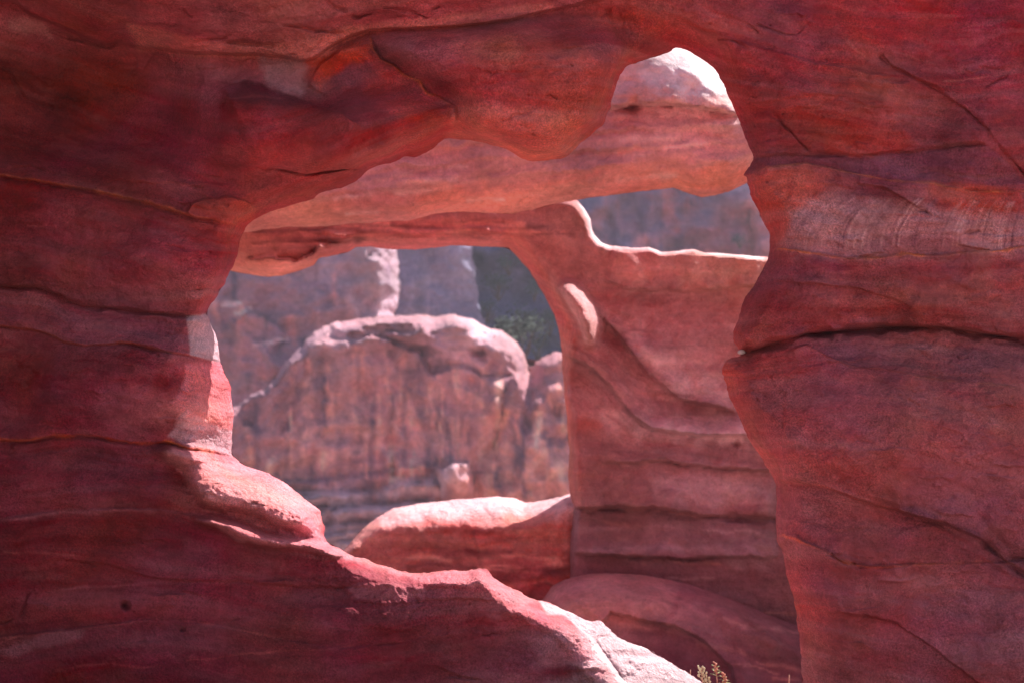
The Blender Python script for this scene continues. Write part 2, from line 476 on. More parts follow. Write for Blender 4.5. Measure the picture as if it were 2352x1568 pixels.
near = Rock(6.0, axis(-40, 2392, 2.4, -1500, 3800, 60), axis(-40, 1608, 2.4, -1500, 1560+900, 60))
near.beds([[(0,-900)],
 [(0,15),(250,105),(600,130),(850,75),(1400,0),(1700,90),(1860,140),(2200,175),(2352,150)],
 V_L2+[(840,395),(1050,320),(1300,330)]+V_R3,
 C_L3+V_R4, V_L4+C_R5, C_L5+[(1660,880),(2060,850),(2352,890)], V_L6+[(748,1246)]+V_R7,
 V_L7+[(1836,1340),(2352,1370)], V_L8+[(1840,1480),(2352,1600)], [(0,1900)]])

K = 0.405
near.k = K
near.sat = 0.95; near.lam = 0.45; near.tint = (1.0, 0.98, 0.90)
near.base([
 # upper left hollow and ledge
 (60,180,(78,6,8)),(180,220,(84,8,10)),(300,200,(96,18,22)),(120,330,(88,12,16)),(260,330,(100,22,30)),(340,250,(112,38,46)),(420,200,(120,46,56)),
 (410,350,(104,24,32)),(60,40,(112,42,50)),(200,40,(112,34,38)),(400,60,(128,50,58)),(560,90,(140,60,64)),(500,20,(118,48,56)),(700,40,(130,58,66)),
 (700,110,(146,70,70)),(850,30,(126,52,62)),(1000,20,(130,56,66)),(1150,30,(126,54,62)),(480,170,(112,42,54)),(560,170,(122,56,66)),
 # lobes left of the window
 (560,240,(92,14,20)),(640,280,(120,30,34)),(700,200,(118,60,66)),(600,340,(126,40,40)),(760,150,(146,40,28)),(800,190,(104,40,50)),(740,260,(100,20,28)),
 (860,200,(130,36,36)),(880,270,(112,26,34)),(960,260,(140,40,34)),(820,320,(120,30,36)),(960,320,(134,40,40)),(700,360,(124,42,42)),(540,420,(122,40,44)),
 (640,430,(126,46,48)),(780,410,(118,36,42)),
 # big hanging lobe
 (900,110,(104,50,60)),(1000,140,(122,46,52)),(1100,120,(132,50,48)),(1150,170,(126,40,42)),(1250,150,(136,38,36)),(1350,150,(140,40,38)),(1000,200,(104,30,40)),
 (1100,240,(140,62,60)),(1200,280,(148,66,62)),(1300,260,(138,48,48)),(1380,220,(136,38,36)),(1240,340,(142,58,54)),(1450,40,(136,34,36)),(1420,90,(110,34,44)),
 (1540,60,(130,40,48)),(1640,60,(132,44,50)),(1600,30,(116,44,58)),
 # right flank
 (1780,40,(104,40,54)),(1900,50,(118,32,40)),(2050,80,(122,32,38)),(2200,60,(118,28,34)),(2320,60,(100,20,26)),(1850,110,(110,38,50)),(1760,160,(120,36,44)),
 (1950,200,(124,40,44)),(2080,250,(124,42,46)),(1900,260,(110,30,38)),(2200,200,(112,34,42)),(2300,260,(104,28,36)),(1780,320,(104,32,42)),(1900,320,(116,28,32)),
 (2050,310,(112,40,48)),(1750,250,(128,42,48)),(1800,366,(92,40,52)),(2000,375,(88,42,56)),(2200,370,(88,40,54)),(2320,360,(104,26,34)),
 (1760,450,(140,46,42)),(1860,430,(124,38,40)),(2000,440,(104,32,42)),(2200,460,(118,42,44)),(1800,520,(110,48,56)),(1900,500,(132,84,90)),(2000,520,(124,78,86)),
 (2150,510,(112,64,74)),(2300,530,(120,60,68)),(1800,620,(104,36,46)),(1950,640,(104,34,44)),(2100,680,(118,34,38)),(2300,660,(120,40,44)),(1780,700,(108,26,32)),
 (1900,720,(114,34,38)),(2200,730,(104,30,38)),(1740,770,(124,42,42)),
 (1950,790,(108,54,66)),(2100,800,(116,60,68)),(2280,820,(108,58,72)),(1800,860,(122,38,36)),(1720,850,(138,52,46)),(1900,900,(116,40,46)),(2100,900,(116,46,54)),
 (1760,960,(132,48,44)),(1900,1000,(112,42,46)),(2100,1000,(118,42,48)),(2300,1000,(112,46,56)),(1820,1070,(138,60,54)),(2000,1100,(120,42,46)),(2250,1120,(118,54,64)),
 (1850,1170,(116,52,60)),(1980,1200,(108,38,46)),(2150,1240,(104,34,42)),(2250,1270,(88,36,50)),(1860,1300,(128,54,58)),(1960,1330,(116,38,46)),(2150,1340,(118,50,58)),
 (1860,1400,(138,56,50)),(1920,1470,(122,46,48)),(2050,1420,(112,36,40)),(2200,1400,(108,48,60)),(2300,1480,(118,60,70)),(2000,1520,(108,32,38)),(2320,1540,(110,30,34)),
 # left pillar
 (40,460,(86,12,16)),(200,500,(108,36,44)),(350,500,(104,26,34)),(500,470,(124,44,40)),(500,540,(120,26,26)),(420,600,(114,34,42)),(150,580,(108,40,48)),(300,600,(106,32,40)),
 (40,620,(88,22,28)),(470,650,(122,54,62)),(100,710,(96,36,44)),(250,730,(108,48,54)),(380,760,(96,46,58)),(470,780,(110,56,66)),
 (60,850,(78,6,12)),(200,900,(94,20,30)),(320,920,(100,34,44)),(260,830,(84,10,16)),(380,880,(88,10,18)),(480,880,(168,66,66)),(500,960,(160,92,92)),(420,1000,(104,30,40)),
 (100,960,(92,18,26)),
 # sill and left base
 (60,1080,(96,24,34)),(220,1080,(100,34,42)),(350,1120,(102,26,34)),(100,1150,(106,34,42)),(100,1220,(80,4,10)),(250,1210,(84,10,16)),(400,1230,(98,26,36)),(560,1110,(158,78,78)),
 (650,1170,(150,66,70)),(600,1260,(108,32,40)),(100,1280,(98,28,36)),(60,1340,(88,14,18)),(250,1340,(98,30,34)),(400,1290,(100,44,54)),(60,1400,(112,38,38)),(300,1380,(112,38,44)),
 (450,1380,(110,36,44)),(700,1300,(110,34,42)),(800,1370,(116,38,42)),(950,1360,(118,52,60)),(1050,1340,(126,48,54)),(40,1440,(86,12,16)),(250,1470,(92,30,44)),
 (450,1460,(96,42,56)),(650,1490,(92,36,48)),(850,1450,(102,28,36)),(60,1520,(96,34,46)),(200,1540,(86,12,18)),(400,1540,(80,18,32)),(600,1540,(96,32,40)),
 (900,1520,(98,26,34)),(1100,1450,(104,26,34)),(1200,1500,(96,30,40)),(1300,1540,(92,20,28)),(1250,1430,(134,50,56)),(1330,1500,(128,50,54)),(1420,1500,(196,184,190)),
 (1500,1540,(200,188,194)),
 (-400,300,(90,20,26)),(-400,1200,(96,26,34)),(2700,300,(110,34,42)),(2700,1200,(112,44,50)),(1200,-400,(120,48,54)),(1200,1900,(100,34,40))])
# bodies of colour
P = near.patch
P([(300,60),(480,96),(600,104),(700,100),(800,60),(1000,40),(1270,10),(1270,26),(1060,60),(849,72),(780,98),(722,140),(640,134),(520,129),(413,123),(320,112)], (158,80,76), 10, 0.7, 10, .3)  # overhang lip painted lighter, as by bounce from the ground
P([(1045,240),(1150,248),(1260,262),(1330,290),(1320,340),(1260,366),(1200,360),(1120,325),(1030,312)], (156,76,68), 16, 0.7, 16, .2)
P([(505,212),(560,186),(600,194),(650,214),(700,232),(760,262),(700,250),(640,244),(560,240)], (74,14,26), 7, 0.8, 10)  # painted shade in the crease above the lobe
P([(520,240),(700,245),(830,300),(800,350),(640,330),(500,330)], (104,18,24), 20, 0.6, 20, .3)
P([(600,135),(690,145),(700,175),(690,215),(640,205),(600,180)], (130,88,96), 12, 0.85, 20, .2)
P([(720,175),(750,130),(800,105),(850,100),(860,135),(830,150),(770,165),(735,200)], (150,42,28), 12, 0.6, 26, .5)
P([(790,150),(850,150),(880,185),(820,205),(770,195)], (104,46,58), 12, 0.85, 20)
P([(430,480),(470,458),(520,452),(560,462),(586,480),(575,510),(530,512),(480,500)], (138,56,36), 10, 0.55, 10)
P([(1790,560),(1800,505),(1850,470),(1920,452),(2000,470),(2120,500),(2352,500),(2900,470),(3100,540),(2900,560),(2352,570),(2230,576),(2100,582),(2000,590),(1930,586),(1860,574)], (136,88,95), 30, 0.8, 20, 0.3)
P([(1720,400),(1760,388),(1850,380),(1900,400),(1890,440),(1830,480),(1790,560),(1772,565),(1740,480)], (140,44,38), 14, 0.6)
P([(1735,364),(1860,358),(2000,358),(2090,352),(2200,340),(2270,336),(2310,372),(2352,420),(2352,428),(2130,416),(2040,408),(1920,384),(1850,370),(1760,380)], (92,44,60), 6, 0.7, 6, 0.4)
P([(1890,330),(1920,300),(1980,285),(2060,300),(2100,330),(2060,350),(1900,352)], (126,32,30), 10, 0.6)
P([(2130,430),(2230,420),(2340,440),(2352,480),(2250,490),(2160,480)], (132,42,40), 12, 0.7)
P([(0,1495),(60,1470),(130,1455),(200,1450),(190,1470),(120,1480),(40,1500)], (122,72,80), 8, 0.8)
P([(0,665),(100,668),(200,708),(420,728),(440,812),(370,798),(280,781),(200,788),(110,760),(0,744)], (108,50,60), 6, 0.5, 4)
P([(430,728),(475,722),(500,780),(506,832),(440,814)], (134,112,122), 5, 0.85, 4)
P([(404,970),(440,945),(500,985),(535,990),(532,1040),(440,1026),(390,1006)], (150,120,130), 7, 0.7, 14, 0.5)
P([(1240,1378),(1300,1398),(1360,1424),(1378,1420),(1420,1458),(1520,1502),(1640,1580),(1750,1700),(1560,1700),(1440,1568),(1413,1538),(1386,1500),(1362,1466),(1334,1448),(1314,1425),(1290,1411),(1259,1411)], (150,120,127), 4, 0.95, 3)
P([(2030,1380),(2200,1380),(2330,1420),(2352,1500),(2240,1490),(2120,1440)], (104,52,66), 20, 0.5, 20, 0.5)
P([(2270,1460),(2352,1440),(2352,1540),(2290,1530)], (140,78,86), 16, 0.5, 22, 0.5)
P([(2100,1260),(2160,1225),(2240,1235),(2290,1280),(2200,1290)], (100,30,42), 12, 0.6)
P([(20,45),(60,45),(110,70),(120,90),(60,80),(24,70)], (128,70,70), 8, 0.6, 14, 0.4)
P([(2310,1296),(2352,1290),(2352,1330),(2320,1320)], (88,50,66), 4, 0.8, 3)
P([(480,170),(520,165),(545,190),(505,230),(500,270),(470,275),(460,240)], (126,60,70), 14, 0.5)
P([(795,1345),(850,1338),(920,1342),(975,1368),(900,1378),(820,1372)], (134,64,68), 5, 0.75, 4)
P([(1330,60),(1400,70),(1425,120),(1400,160),(1340,110)], (120,46,54), 16, 0.5)
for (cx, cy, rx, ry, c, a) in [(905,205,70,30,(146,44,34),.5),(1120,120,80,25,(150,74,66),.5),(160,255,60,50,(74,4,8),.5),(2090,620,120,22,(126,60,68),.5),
        (300,545,130,16,(120,54,60),.5),(300,930,90,50,(118,52,60),.6),(160,1120,120,22,(116,50,58),.5),(180,1385,110,40,(124,46,48),.5),(1450,1090,10,10,(140,60,60),.1),
        (1010,820,10,10,(140,60,60),.1),(520,1400,140,20,(122,48,56),.5),(1960,870,70,18,(134,52,48),.5),(2060,950,160,30,(124,50,54),.4),(2100,560,90,16,(100,52,64),.5),
        (1980,120,90,30,(128,40,44),.4),(2140,690,90,22,(128,42,38),.6),(1870,690,60,14,(128,42,40),.5),(700,290,90,30,(130,34,30),.5),(640,345,70,22,(134,44,36),.5)]:
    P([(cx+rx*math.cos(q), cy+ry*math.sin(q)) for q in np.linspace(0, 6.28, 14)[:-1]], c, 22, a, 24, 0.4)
P([(380,1045),(430,1030),(530,1046),(610,1080),(670,1112),(735,1160),(750,1246),(700,1215),(600,1180),(500,1150),(440,1110)], (164,100,108), 14, 0.75, 18, 0.25)  # nose painted paler for its sunlit look
P([(430,836),(508,838),(538,930),(535,960),(440,960),(400,930),(425,880)], (156,82,90), 10, 0.65, 12, 0.35)  # pillar block painted paler where the sun strikes
P([(450,1190),(560,1205),(640,1228),(749,1246),(840,1282),(930,1312),(1100,1302),(1140,1325),(1230,1376),(1200,1392),(1120,1345),(980,1335),(860,1305),(700,1258),(560,1240)], (154,94,102), 8, 0.7, 10, 0.2)  # sill rim and ledge painted paler, as in sun
P([(1160,1388),(1240,1402),(1300,1420),(1345,1458),(1400,1540),(1430,1580),(1400,1600),(1340,1530),(1290,1480),(1220,1430)], (144,80,88), 8, 0.65, 16, 0.2)  # red shelf painted pinker, as sunlit rock
P([(1720,870),(2352,860),(3000,900),(3000,1700),(1850,1700),(1800,1200),(1700,940)], (128,62,65), 60, 0.38, 30)
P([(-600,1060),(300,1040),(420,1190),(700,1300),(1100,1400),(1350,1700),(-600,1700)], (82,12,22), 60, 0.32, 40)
# veins
Ln = near.line
OR = (150,66,34); PK = (140,74,76); DK = (60,14,22)
Ln(V_L2, OR, 4, 0.85); Ln(V_L4, (128,52,34), 3, 0.7); Ln(C_L5, (150,62,30), 3.5, 0.9)
Ln([(848,80),(858,110),(875,138),(905,150),(925,170),(965,188),(980,215),(1010,225),(1040,245)], OR, 3.5, 0.9)
Ln(V_R4, (172,84,48), 3.6, 0.9); Ln(V_R3, (150,70,48), 2.6, 0.75, 2); Ln(V_R6, (146,64,52), 3, 0.6)
Ln([(2040,118),(2120,140),(2200,165),(2280,170),(2352,160)], (128,56,58), 2.4, 0.6)
Ln([(2160,188),(2240,182),(2352,165)], (140,66,64), 2.4, 0.6)
Ln([(1782,1236),(1800,1228),(1830,1238),(1890,1262),(1925,1285),(1960,1295),(2040,1298),(2200,1293),(2300,1288)], (160,70,46), 4, 0.85)
Ln(V_R7, (134,56,48), 5, 0.5)
Ln([(2060,1162),(2170,1195),(2250,1232),(2300,1290)], (84,46,66), 8, 0.7)
Ln([(1860,1245),(1920,1272),(1975,1285),(2030,1290)], (86,46,60), 6, 0.6)
Ln([(0,1468),(150,1450),(260,1432),(400,1423),(520,1438),(650,1470)], (132,52,50), 2.4, 0.7)
Ln([(130,1352),(260,1342),(400,1335),(520,1338)], (126,58,62), 3, 0.6)
Ln([(0,1265),(120,1272),(250,1285)], (126,58,60), 3, 0.5)
Ln([(0,1196),(150,1176),(300,1168),(420,1176)], (128,62,70), 5, 0.6)
Ln([(420,1520),(560,1500),(700,1495),(820,1480)], (130,54,56), 2.4, 0.5)
Ln([(1920,60),(1960,110),(2010,150)], (140,62,60), 3, 0.5)
for k in range(64):      # curved laminations in the pale cross-bedded band
    x = 1835+rng.uniform(0, 500); t_ = rng.uniform(.1, .6); b_ = rng.uniform(.5, 1); fan = 1-(x-1835)/700
    q0 = [(x+70*fan,452+12*(1-fan)),(x+34*fan,476),(x+6*fan,504),(x-12*fan,536),(x-20*fan,572)]
    q1 = [q0[0], q0[1], q0[2], q0[3], q0[4]] if k % 3 else q0[int(t_*4):][:4]
    if len(q1) > 1: Ln(q1, [(78,40,52),(168,122,126),(96,52,64)][k % 3], rng.uniform(1.2, 3.4), rng.uniform(.25, .65), 6)
for q in range(34):      # faint cross-laminations elsewhere
    x = rng.uniform(0, 2300); y = rng.uniform(30, 1560); l = rng.uniform(80, 300); s = rng.uniform(-0.12, 0.16)
    Ln([(x,y),(x+l*0.5,y+l*0.5*s-8),(x+l,y+l*s)], [(130,56,60),(78,20,34),(134,50,46)][q % 3], rng.uniform(1.5, 4), 0.4, 8)

# big forms
near.gain = 1.6
near.rough(40, 18, 2.0, 2.6)
near.o *= 1-0.75*sstep(-60, 40, sdf_poly(near.X, near.Y, [(-800,1130),(430,1130),(760,1270),(1130,1320),(1300,1420),(1420,1568),(1500,1800),(-800,1800)]))*1.0
near.o += (0.5+2.2*sstep(0.05, 0.5, fbm(near.X, near.Y, 130, 3, 0)))*fbm(near.X, near.Y, 7.5, 2, 1)
sl = sdf_poly(near.X+2*near.wx, near.Y+4*near.wy, LEDGE)
lp = np.maximum(sl, 0)
near.o += np.where(sl > 0, 46*sstep(0, 7, sl)+1.1*np.minimum(lp, 180)+0.45*np.clip(lp-180, 0, 600), 0)
near.o += 1.05*np.clip(-30-near.X, 0, 1250)             # wall comes forward outside the left of the picture, steepened to block light
near.ell(190, 240, 400, 240, -210); near.ell(478, 935, 100, 110, 44); near.ell(470, 782, 80, 48, 26); near.ell(470, 620, 120, 90, 36); near.ell(60, 560, 300, 200, -20)
near.ell(455, 250, 80, 210, 60, 0.12); near.ell(420, 560, 300, 160, 26)
near.bump([(510,205),(560,186),(640,214),(700,238),(790,225),(900,205),(985,218),(1045,242),(1050,300),(1010,345),(900,385),(840,400),(700,392),(560,384),(470,350),(480,270)], 180, 90, 16, 1.0)
near.bump([(845,75),(1200,40),(1400,60),(1440,130),(1425,210),(1400,280),(1300,380),(1180,375),(1040,335),(1045,240),(980,215),(905,150),(865,125)], 200, 120, 14, 1.0)
near.step([(505,210),(560,186),(600,196),(640,214),(700,236),(780,262),(830,290)], 26, 80, -1)
near.groove([(520,200),(560,184),(640,208),(700,230)], 8, 4)
near.step([(848,78),(858,110),(875,138),(905,150),(925,170),(965,188),(980,215),(1010,225),(1045,243)], 22, 80, -1, 3)
near.step([(705,200),(735,150),(790,112),(850,100)], 16, 60, -1)
near.step([(1045,240),(1050,275),(1030,305),(1005,325)], 20, 70, -1)
near.groove([(1390,20),(1415,70),(1440,105),(1445,135),(1432,160)], 26, 22)
near.groove([(1210,45),(1300,60),(1380,85),(1435,125)], 6, 12)
near.step([(540,374),(640,385),(700,396),(760,388),(800,384),(845,390)], 22, 70, 1, 5, .1, 0)
near.groove([(560,382),(640,388),(700,398),(750,394),(800,386),(840,390)], 26, 4, 5, .2, 0)
near.step([(1200,330),(1270,325),(1320,335)], -5, 40, 1)
near.groove([(1288,325),(1300,345)], 8, 6)
near.step([(425,492),(440,470),(480,455),(530,452),(570,466),(588,486)], 16, 40, -1)
near.step(V_L2, 13, 80, 1); near.groove([(p[0], p[1]+7) for p in V_L2], 9, 3)
near.step(C_L3, 12, 120, 1, 4, .03, 0.0); near.groove([(p[0], p[1]+3) for p in C_L3], 22, 5, 4, .03, 0)
near.step(V_L4, 9, 60, 1, 4, .03, 0.0); near.groove([(p[0], p[1]+3) for p in V_L4], 9, 3, 4, .03, 0)
near.step(C_L5, 16, 90, 1, 4, .03, 0.0); near.groove([(p[0], p[1]+3) for p in C_L5], 12, 3.5, 4, .03, 0)
near.groove([(0,155),(20,165),(35,190),(55,225),(90,240),(125,248)], 10, 4)
near.ell(140, 248, 16, 10, -14); near.ell(118, 246, 10, 6, -8)
near.step([(10,380),(70,378),(110,392),(140,400)], 8, 30, 1)
near.step([(220,415),(300,412),(350,420),(400,418),(470,432)], 5, 40, 1)
near.step([(310,120),(316,150),(308,160),(330,165),(352,130),(360,120)], -7, 20, -1, 2)
near.step([(350,128),(380,124),(400,146),(405,140)], 6, 18, 1, 2)
near.ell(1000-712, 1390, 15, 15, -34); near.ell(419, 1445, 9, 7, -16); near.ell(33, 1024, 11, 9, 14)
near.groove([(68,1360),(60,1385),(45,1420)], 7, 4)
near.step([(0,1190),(150,1172),(300,1165),(420,1178),(520,1190)], 6, 50, -1)
near.step(V_L7, 6, 60, 1); near.groove(V_L7[4:], 5, 4); near.step(V_L8, 5, 70, -1)
near.step([(790,1352),(840,1338),(900,1340),(960,1362),(975,1372)], 5, 30, -1, 2)
near.step([(800,1378),(900,1384),(1050,1370),(1200,1380)], 4, 40, 1)
near.groove([(436,816),(470,824),(500,832),(515,838)], 34, 4.5, 4, .1, 0)
near.groove([(430,1028),(480,1036),(535,1047)], 26, 4, 4, .2, 0)
# boulder nose and the ledge under it
near.bump([(350,1036),(385,1018),(445,1020),(530,1034),(620,1070),(690,1112),(755,1160),(770,1200),(765,1240),(735,1236),(660,1208),(590,1180),(520,1168),(462,1160),(440,1120),(425,1080),(380,1056)], 120, 66, 5)
near.ell(600, 1215, 150, 16, -26, 0.28)
near.groove([(470,1172),(560,1200),(650,1228),(720,1246)], 20, 12, 3, .2, .1)
near.bump([(440,1188),(490,1182),(600,1214),(680,1240),(749,1246),(810,1277),(840,1290),(780,1285),(700,1262),(620,1258),(570,1250),(520,1222),(466,1210)], 100, 30, 6)
near.bump([(830,1280),(905,1298),(935,1312),(1110,1300),(1135,1322),(1230,1374),(1270,1382),(1250,1400),(1200,1388),(1140,1350),(1090,1335),(1020,1345),(930,1330),(860,1310)], 22, 22, 8)
# pale slab and the broken red shelf against it
CR = [(1150,1388),(1190,1384),(1218,1391),(1242,1401),(1259,1411),(1290,1411),(1314,1425),(1334,1447),(1362,1466),(1386,1500),(1413,1538),(1440,1568),(1480,1620),(1520,1680)]
near.step(CR, 14, 26, -1, 2, .05, 0); near.groove(CR, 16, 3, 2, .05, 0)
near.bump([(1150,1385),(1240,1400),(1330,1448),(1362,1470),(1420,1560),(1460,1600),(1400,1620),(1350,1560),(1310,1500),(1250,1450),(1180,1410)], 34, 34, 14)
near.step([(1350,1424),(1376,1424),(1390,1440),(1352,1470)], 10, 16, 1, 2)
# right flank cracks and ledges
near.step(C_R2, 9, 70, 1, 3, .0, .02); near.groove(C_R2, 16, 3, 3, 0, .02)
near.groove(DIAG, 14, 3.5, 3, .05, 0); near.step(DIAG, 8, 60, 1, 3, .1, 0)
near.groove([(1765,265),(1785,270),(1810,300),(1830,320),(1858,352)], 10, 3); near.ell(1745, 254, 40, 22, -26)
near.step([(1700,92),(1720,102),(1860,140),(1960,160),(2050,180)], 10, 60, -1)
near.groove([(1730,55),(1800,75),(1830,80),(1850,60),(1880,28)], 10, 2.6); near.groove([(1650,88),(1690,96),(1720,112)], 9, 2.4)
near.groove([(1690,48),(1720,56),(1742,78)], 8, 2.4)
near.step(V_R3, 7, 40, -1, 3, 0, 0); near.step(V_R4, 8, 50, -1, 3, 0, 0)
near.step([(1968,420),(2030,432),(2080,458),(2110,480)], 14, 40, 1, 6); near.ell(2100, 420, 90, 50, 20)
near.step(C_R5, 26, 130, 1, 3, .0, 0); near.groove([(p[0], p[1]+4) for p in C_R5], 46, 7, 3, .02, 0)
near.step([(1740,640),(1850,650),(1980,660),(2060,690),(2110,715)], 6, 40, 1)
near.step(V_R6, 6, 60, -1)
near.step(V_R7, 22, 110, 1, 4, .02, 0); near.groove([(p[0], p[1]+8) for p in V_R7], 10, 8, 4, .1, 0)
near.step(C_R8, 12, 50, -1, 3, .0, .1); near.groove([(1900,1272),(1940,1292),(1975,1300),(2040,1300),(2100,1296)], 16, 3.5)
near.bump([(1779,1236),(1792,1222),(1830,1226),(1845,1240),(1800,1256)], 16, 12, 2)
near.step(V_R9, 9, 90, 1)
near.groove([(2250,1238),(2310,1282),(2352,1284),(2450,1290)], 18, 6, 3, .1, 0)
near.ell(2070, 1010, 560, 250, 90); near.ell(1990, 1250, 260, 70, 50); near.ell(2060, 490, 420, 120, 50); near.ell(1950, 240, 260, 110, 50); near.ell(2240, 330, 160, 120, 50); near.ell(1900, 1450, 160, 150, 50); near.ell(2350, 1500, 220, 200, 60); near.ell(250, 880, 330, 130, 60); near.ell(260, 600, 330, 90, 50); near.ell(760, 1430, 420, 70, 50); near.ell(250, 1130, 300, 60, 40); near.ell(300, 1390, 340, 60, 40); near.ell(1560, 60, 120, 60, -40); near.ell(1930, 1000, 200, 200, 20); near.ell(2000, 680, 420, 110, 18)
# cracks in the overhang
for g in ([(748,-4),(770,18),(800,28)],[(868,16),(905,20),(935,26),(980,40),(990,34)],[(990,20),(1010,14)],[(640,60),(672,64),(740,72),(800,78)],[(806,36),(820,42),(860,30)],
          [(1085,52),(1100,45)],[(430,100),(470,92),(530,86)],[(900,40),(960,38)],[(500,96),(560,100),(640,108)]):
    near.groove(g, 16, 2.6, 5, .15, .15)
near.groove([(100,62),(190,98),(245,110),(273,103)], 20, 5, 3, .1, .1)
near.ell(878, 333, 16, 5, 8, 0.3)
for q in range(230):       # small broken flakes along the bedding
    x = rng.uniform(-20, 2300); y = rng.uniform(20, 1560); L_ = rng.uniform(30, 150); a_ = rng.normal(0.02, 0.10)
    pts = [(x+L_*u, y+L_*u*a_+rng.normal(0, 2.2)) for u in np.linspace(0, 1, 6)]
    near.step(pts, rng.uniform(2, 5.5), rng.uniform(8, 26), 1 if q % 3 else -1, 5, .2, .2, 1.2)
for q in range(60):
    x = rng.uniform(-20, 2300); y = rng.uniform(20, 1560); L_ = rng.uniform(20, 80); a_ = rng.normal(0, 0.3)
    near.groove([(x+L_*u, y+L_*u*a_+rng.normal(0, 3)) for u in np.linspace(0, 1, 6)], rng.uniform(4, 10), rng.uniform(1.6, 2.6), 5, .2, .2)
for q in range(260):       # pits, mostly near the worn edges
    a_ = HOLE[rng.randint(len(HOLE))]; x = a_[0]+rng.normal(0, 70); y = a_[1]+rng.normal(0, 60); r_ = rng.uniform(3, 7)
    near.ell(x, y, r_, r_*rng.uniform(.4, .9), -rng.uniform(4, 11), rng.uniform(-1, 1))
for q in range(70):
    near.ell(rng.uniform(0, 2352), rng.uniform(140, 1568), rng.uniform(4, 9), rng.uniform(2.5, 5), rng.uniform(-7, 5), rng.uniform(-.3, .3))

_e = -sdf_poly(near.X, near.Y, HOLE)
_lit = sstep(150, 40, _e)*sstep(690, 740, near.Y)*sstep(1640, 1560, near.X)*sstep(1200, 1100, near.X-0*near.Y)+sstep(190, 60, _e)*sstep(1000, 1080, near.Y)*sstep(1640, 1560, near.X)
near.o += np.clip(_lit, 0, 1)*(3.4*fbm(near.X, near.Y, 9, 2, 2)+6*fbm(near.X, near.Y, 26, 3, 4)-3.0*sstep(0.25, 0.5, fbm(near.X, near.Y, 11, 2, 0)))*(0.5+0.8*sstep(-.2, .3, fbm(near.X, near.Y, 80, 2, 1)))
hs = -sdf_poly(near.X, near.Y, chaikin(HOLE, 1))
RX = near.idw([(560,520,60),(530,620,40),(480,715,24),(500,780,140),(530,900,190),(533,1000,190),(600,1090,150),(740,1190,90),(760,1250,26),(900,1300,40),(1040,1308,34),
               (1118,1306,30),(1200,1360,50),(1300,1400,90),(1420,1465,150),(1550,1530,170),(1700,1640,170),(850,390,40),(1000,340,60),(1120,330,40),(1250,370,60),
               (1390,270,60),(1420,170,40),(1560,110,80),(1690,260,70),(1730,360,40),(1760,520,60),(1700,700,60),(1690,800,30),(1662,850,60),(1740,1040,80),(1784,1180,60),
               (1800,1300,90),(1840,1450,110)], 4)
near_thing = thing('rock_window', 'sharp dark red sandstone mass in front with a large irregular opening worn through it', 'rock formation')
parts = [('wall', None),
 ('overhang', [(-1600,60)]+LEDGE_E[1:]+[(-1600,-1600)]),
 ('lintel', [(590,500),(480,300),(640,134),(722,140),(849,72),(1170,50),(1390,-2),(1480,-40),(1700,-140),(1720,100),(1690,140),(1700,300),(1500,600),(700,600)]),
 ('pillar_shaft', [(-1600,660),(-1600,380)]+V_L2+[(700,470),(640,720),(480,720)]+C_L3[::-1]),
 ('grey_band', C_L3+[(560,720),(560,836)]+V_L4[::-1]),
 ('pillar_block', V_L4+[(620,836),(620,1046)]+C_L5[::-1]),
 ('sill', C_L5+[(900,1046),(1600,1500),(1800,1700),(1800,3000),(-1600,3000),(-1600,1010)]),
 ('nose', [(345,1040),(385,1018),(530,1030),(620,1060),(760,1160),(770,1248),(720,1246),(650,1228),(560,1200),(470,1174),(436,1140),(422,1085),(380,1064)]),
 ('pale_slab', CR[1:]+[(1600,1750),(1850,1750),(1650,1560),(1400,1400),(1250,1360)]),
 ('pillar_head', [(1700,100)]+V_R1[1:-1]+[(3900,140),(3900,440)]+DIAG[::-1][:4]+C_R2[::-1]+[(1650,361),(1600,100)]),
 ('pale_band', C_R2+[(2300,380),(2352,440),(3900,500),(3900,560)]+V_R4[::-1]+[(1640,575),(1640,361)]),
 ('jamb_block', V_R4+[(3900,560),(3900,790)]+C_R5[::-1]+[(1600,810),(1640,575)]),
 ('jamb_base', C_R5+[(3900,790),(3900,3000),(1800,3000),(1780,1700),(1600,810)]),
]
DEP = near.idw([(500,800,.34),(700,1180,.34),(1000,1300,.3),(1500,1500,.3),(900,350,.3),(1400,250,.26),(1560,110,.24),(1720,360,.22),(1700,800,.2),(1800,1300,.2)])
THK = near.idw([(500,800,.85),(700,1180,.85),(1000,1300,.7),(1500,1500,.6),(900,350,.75),(1400,250,.6),(1560,110,.55),(1720,360,.44),(1700,800,.42),(1800,1300,.42),(2000,900,.45)])
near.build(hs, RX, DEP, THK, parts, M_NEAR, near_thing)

#==================================================================== MIDDLE: rock bridge, second window wall, parapet, slab
def mid(D, k=0.42, xs=(380, 1980), ys=(60, 1600), step=4.5, out=(-900, 3300, -500, 2600)):
    return Rock(D, axis(xs[0], xs[1], step, out[0], out[1], 70), axis(ys[0], ys[1], step, out[2], out[3], 70), k)

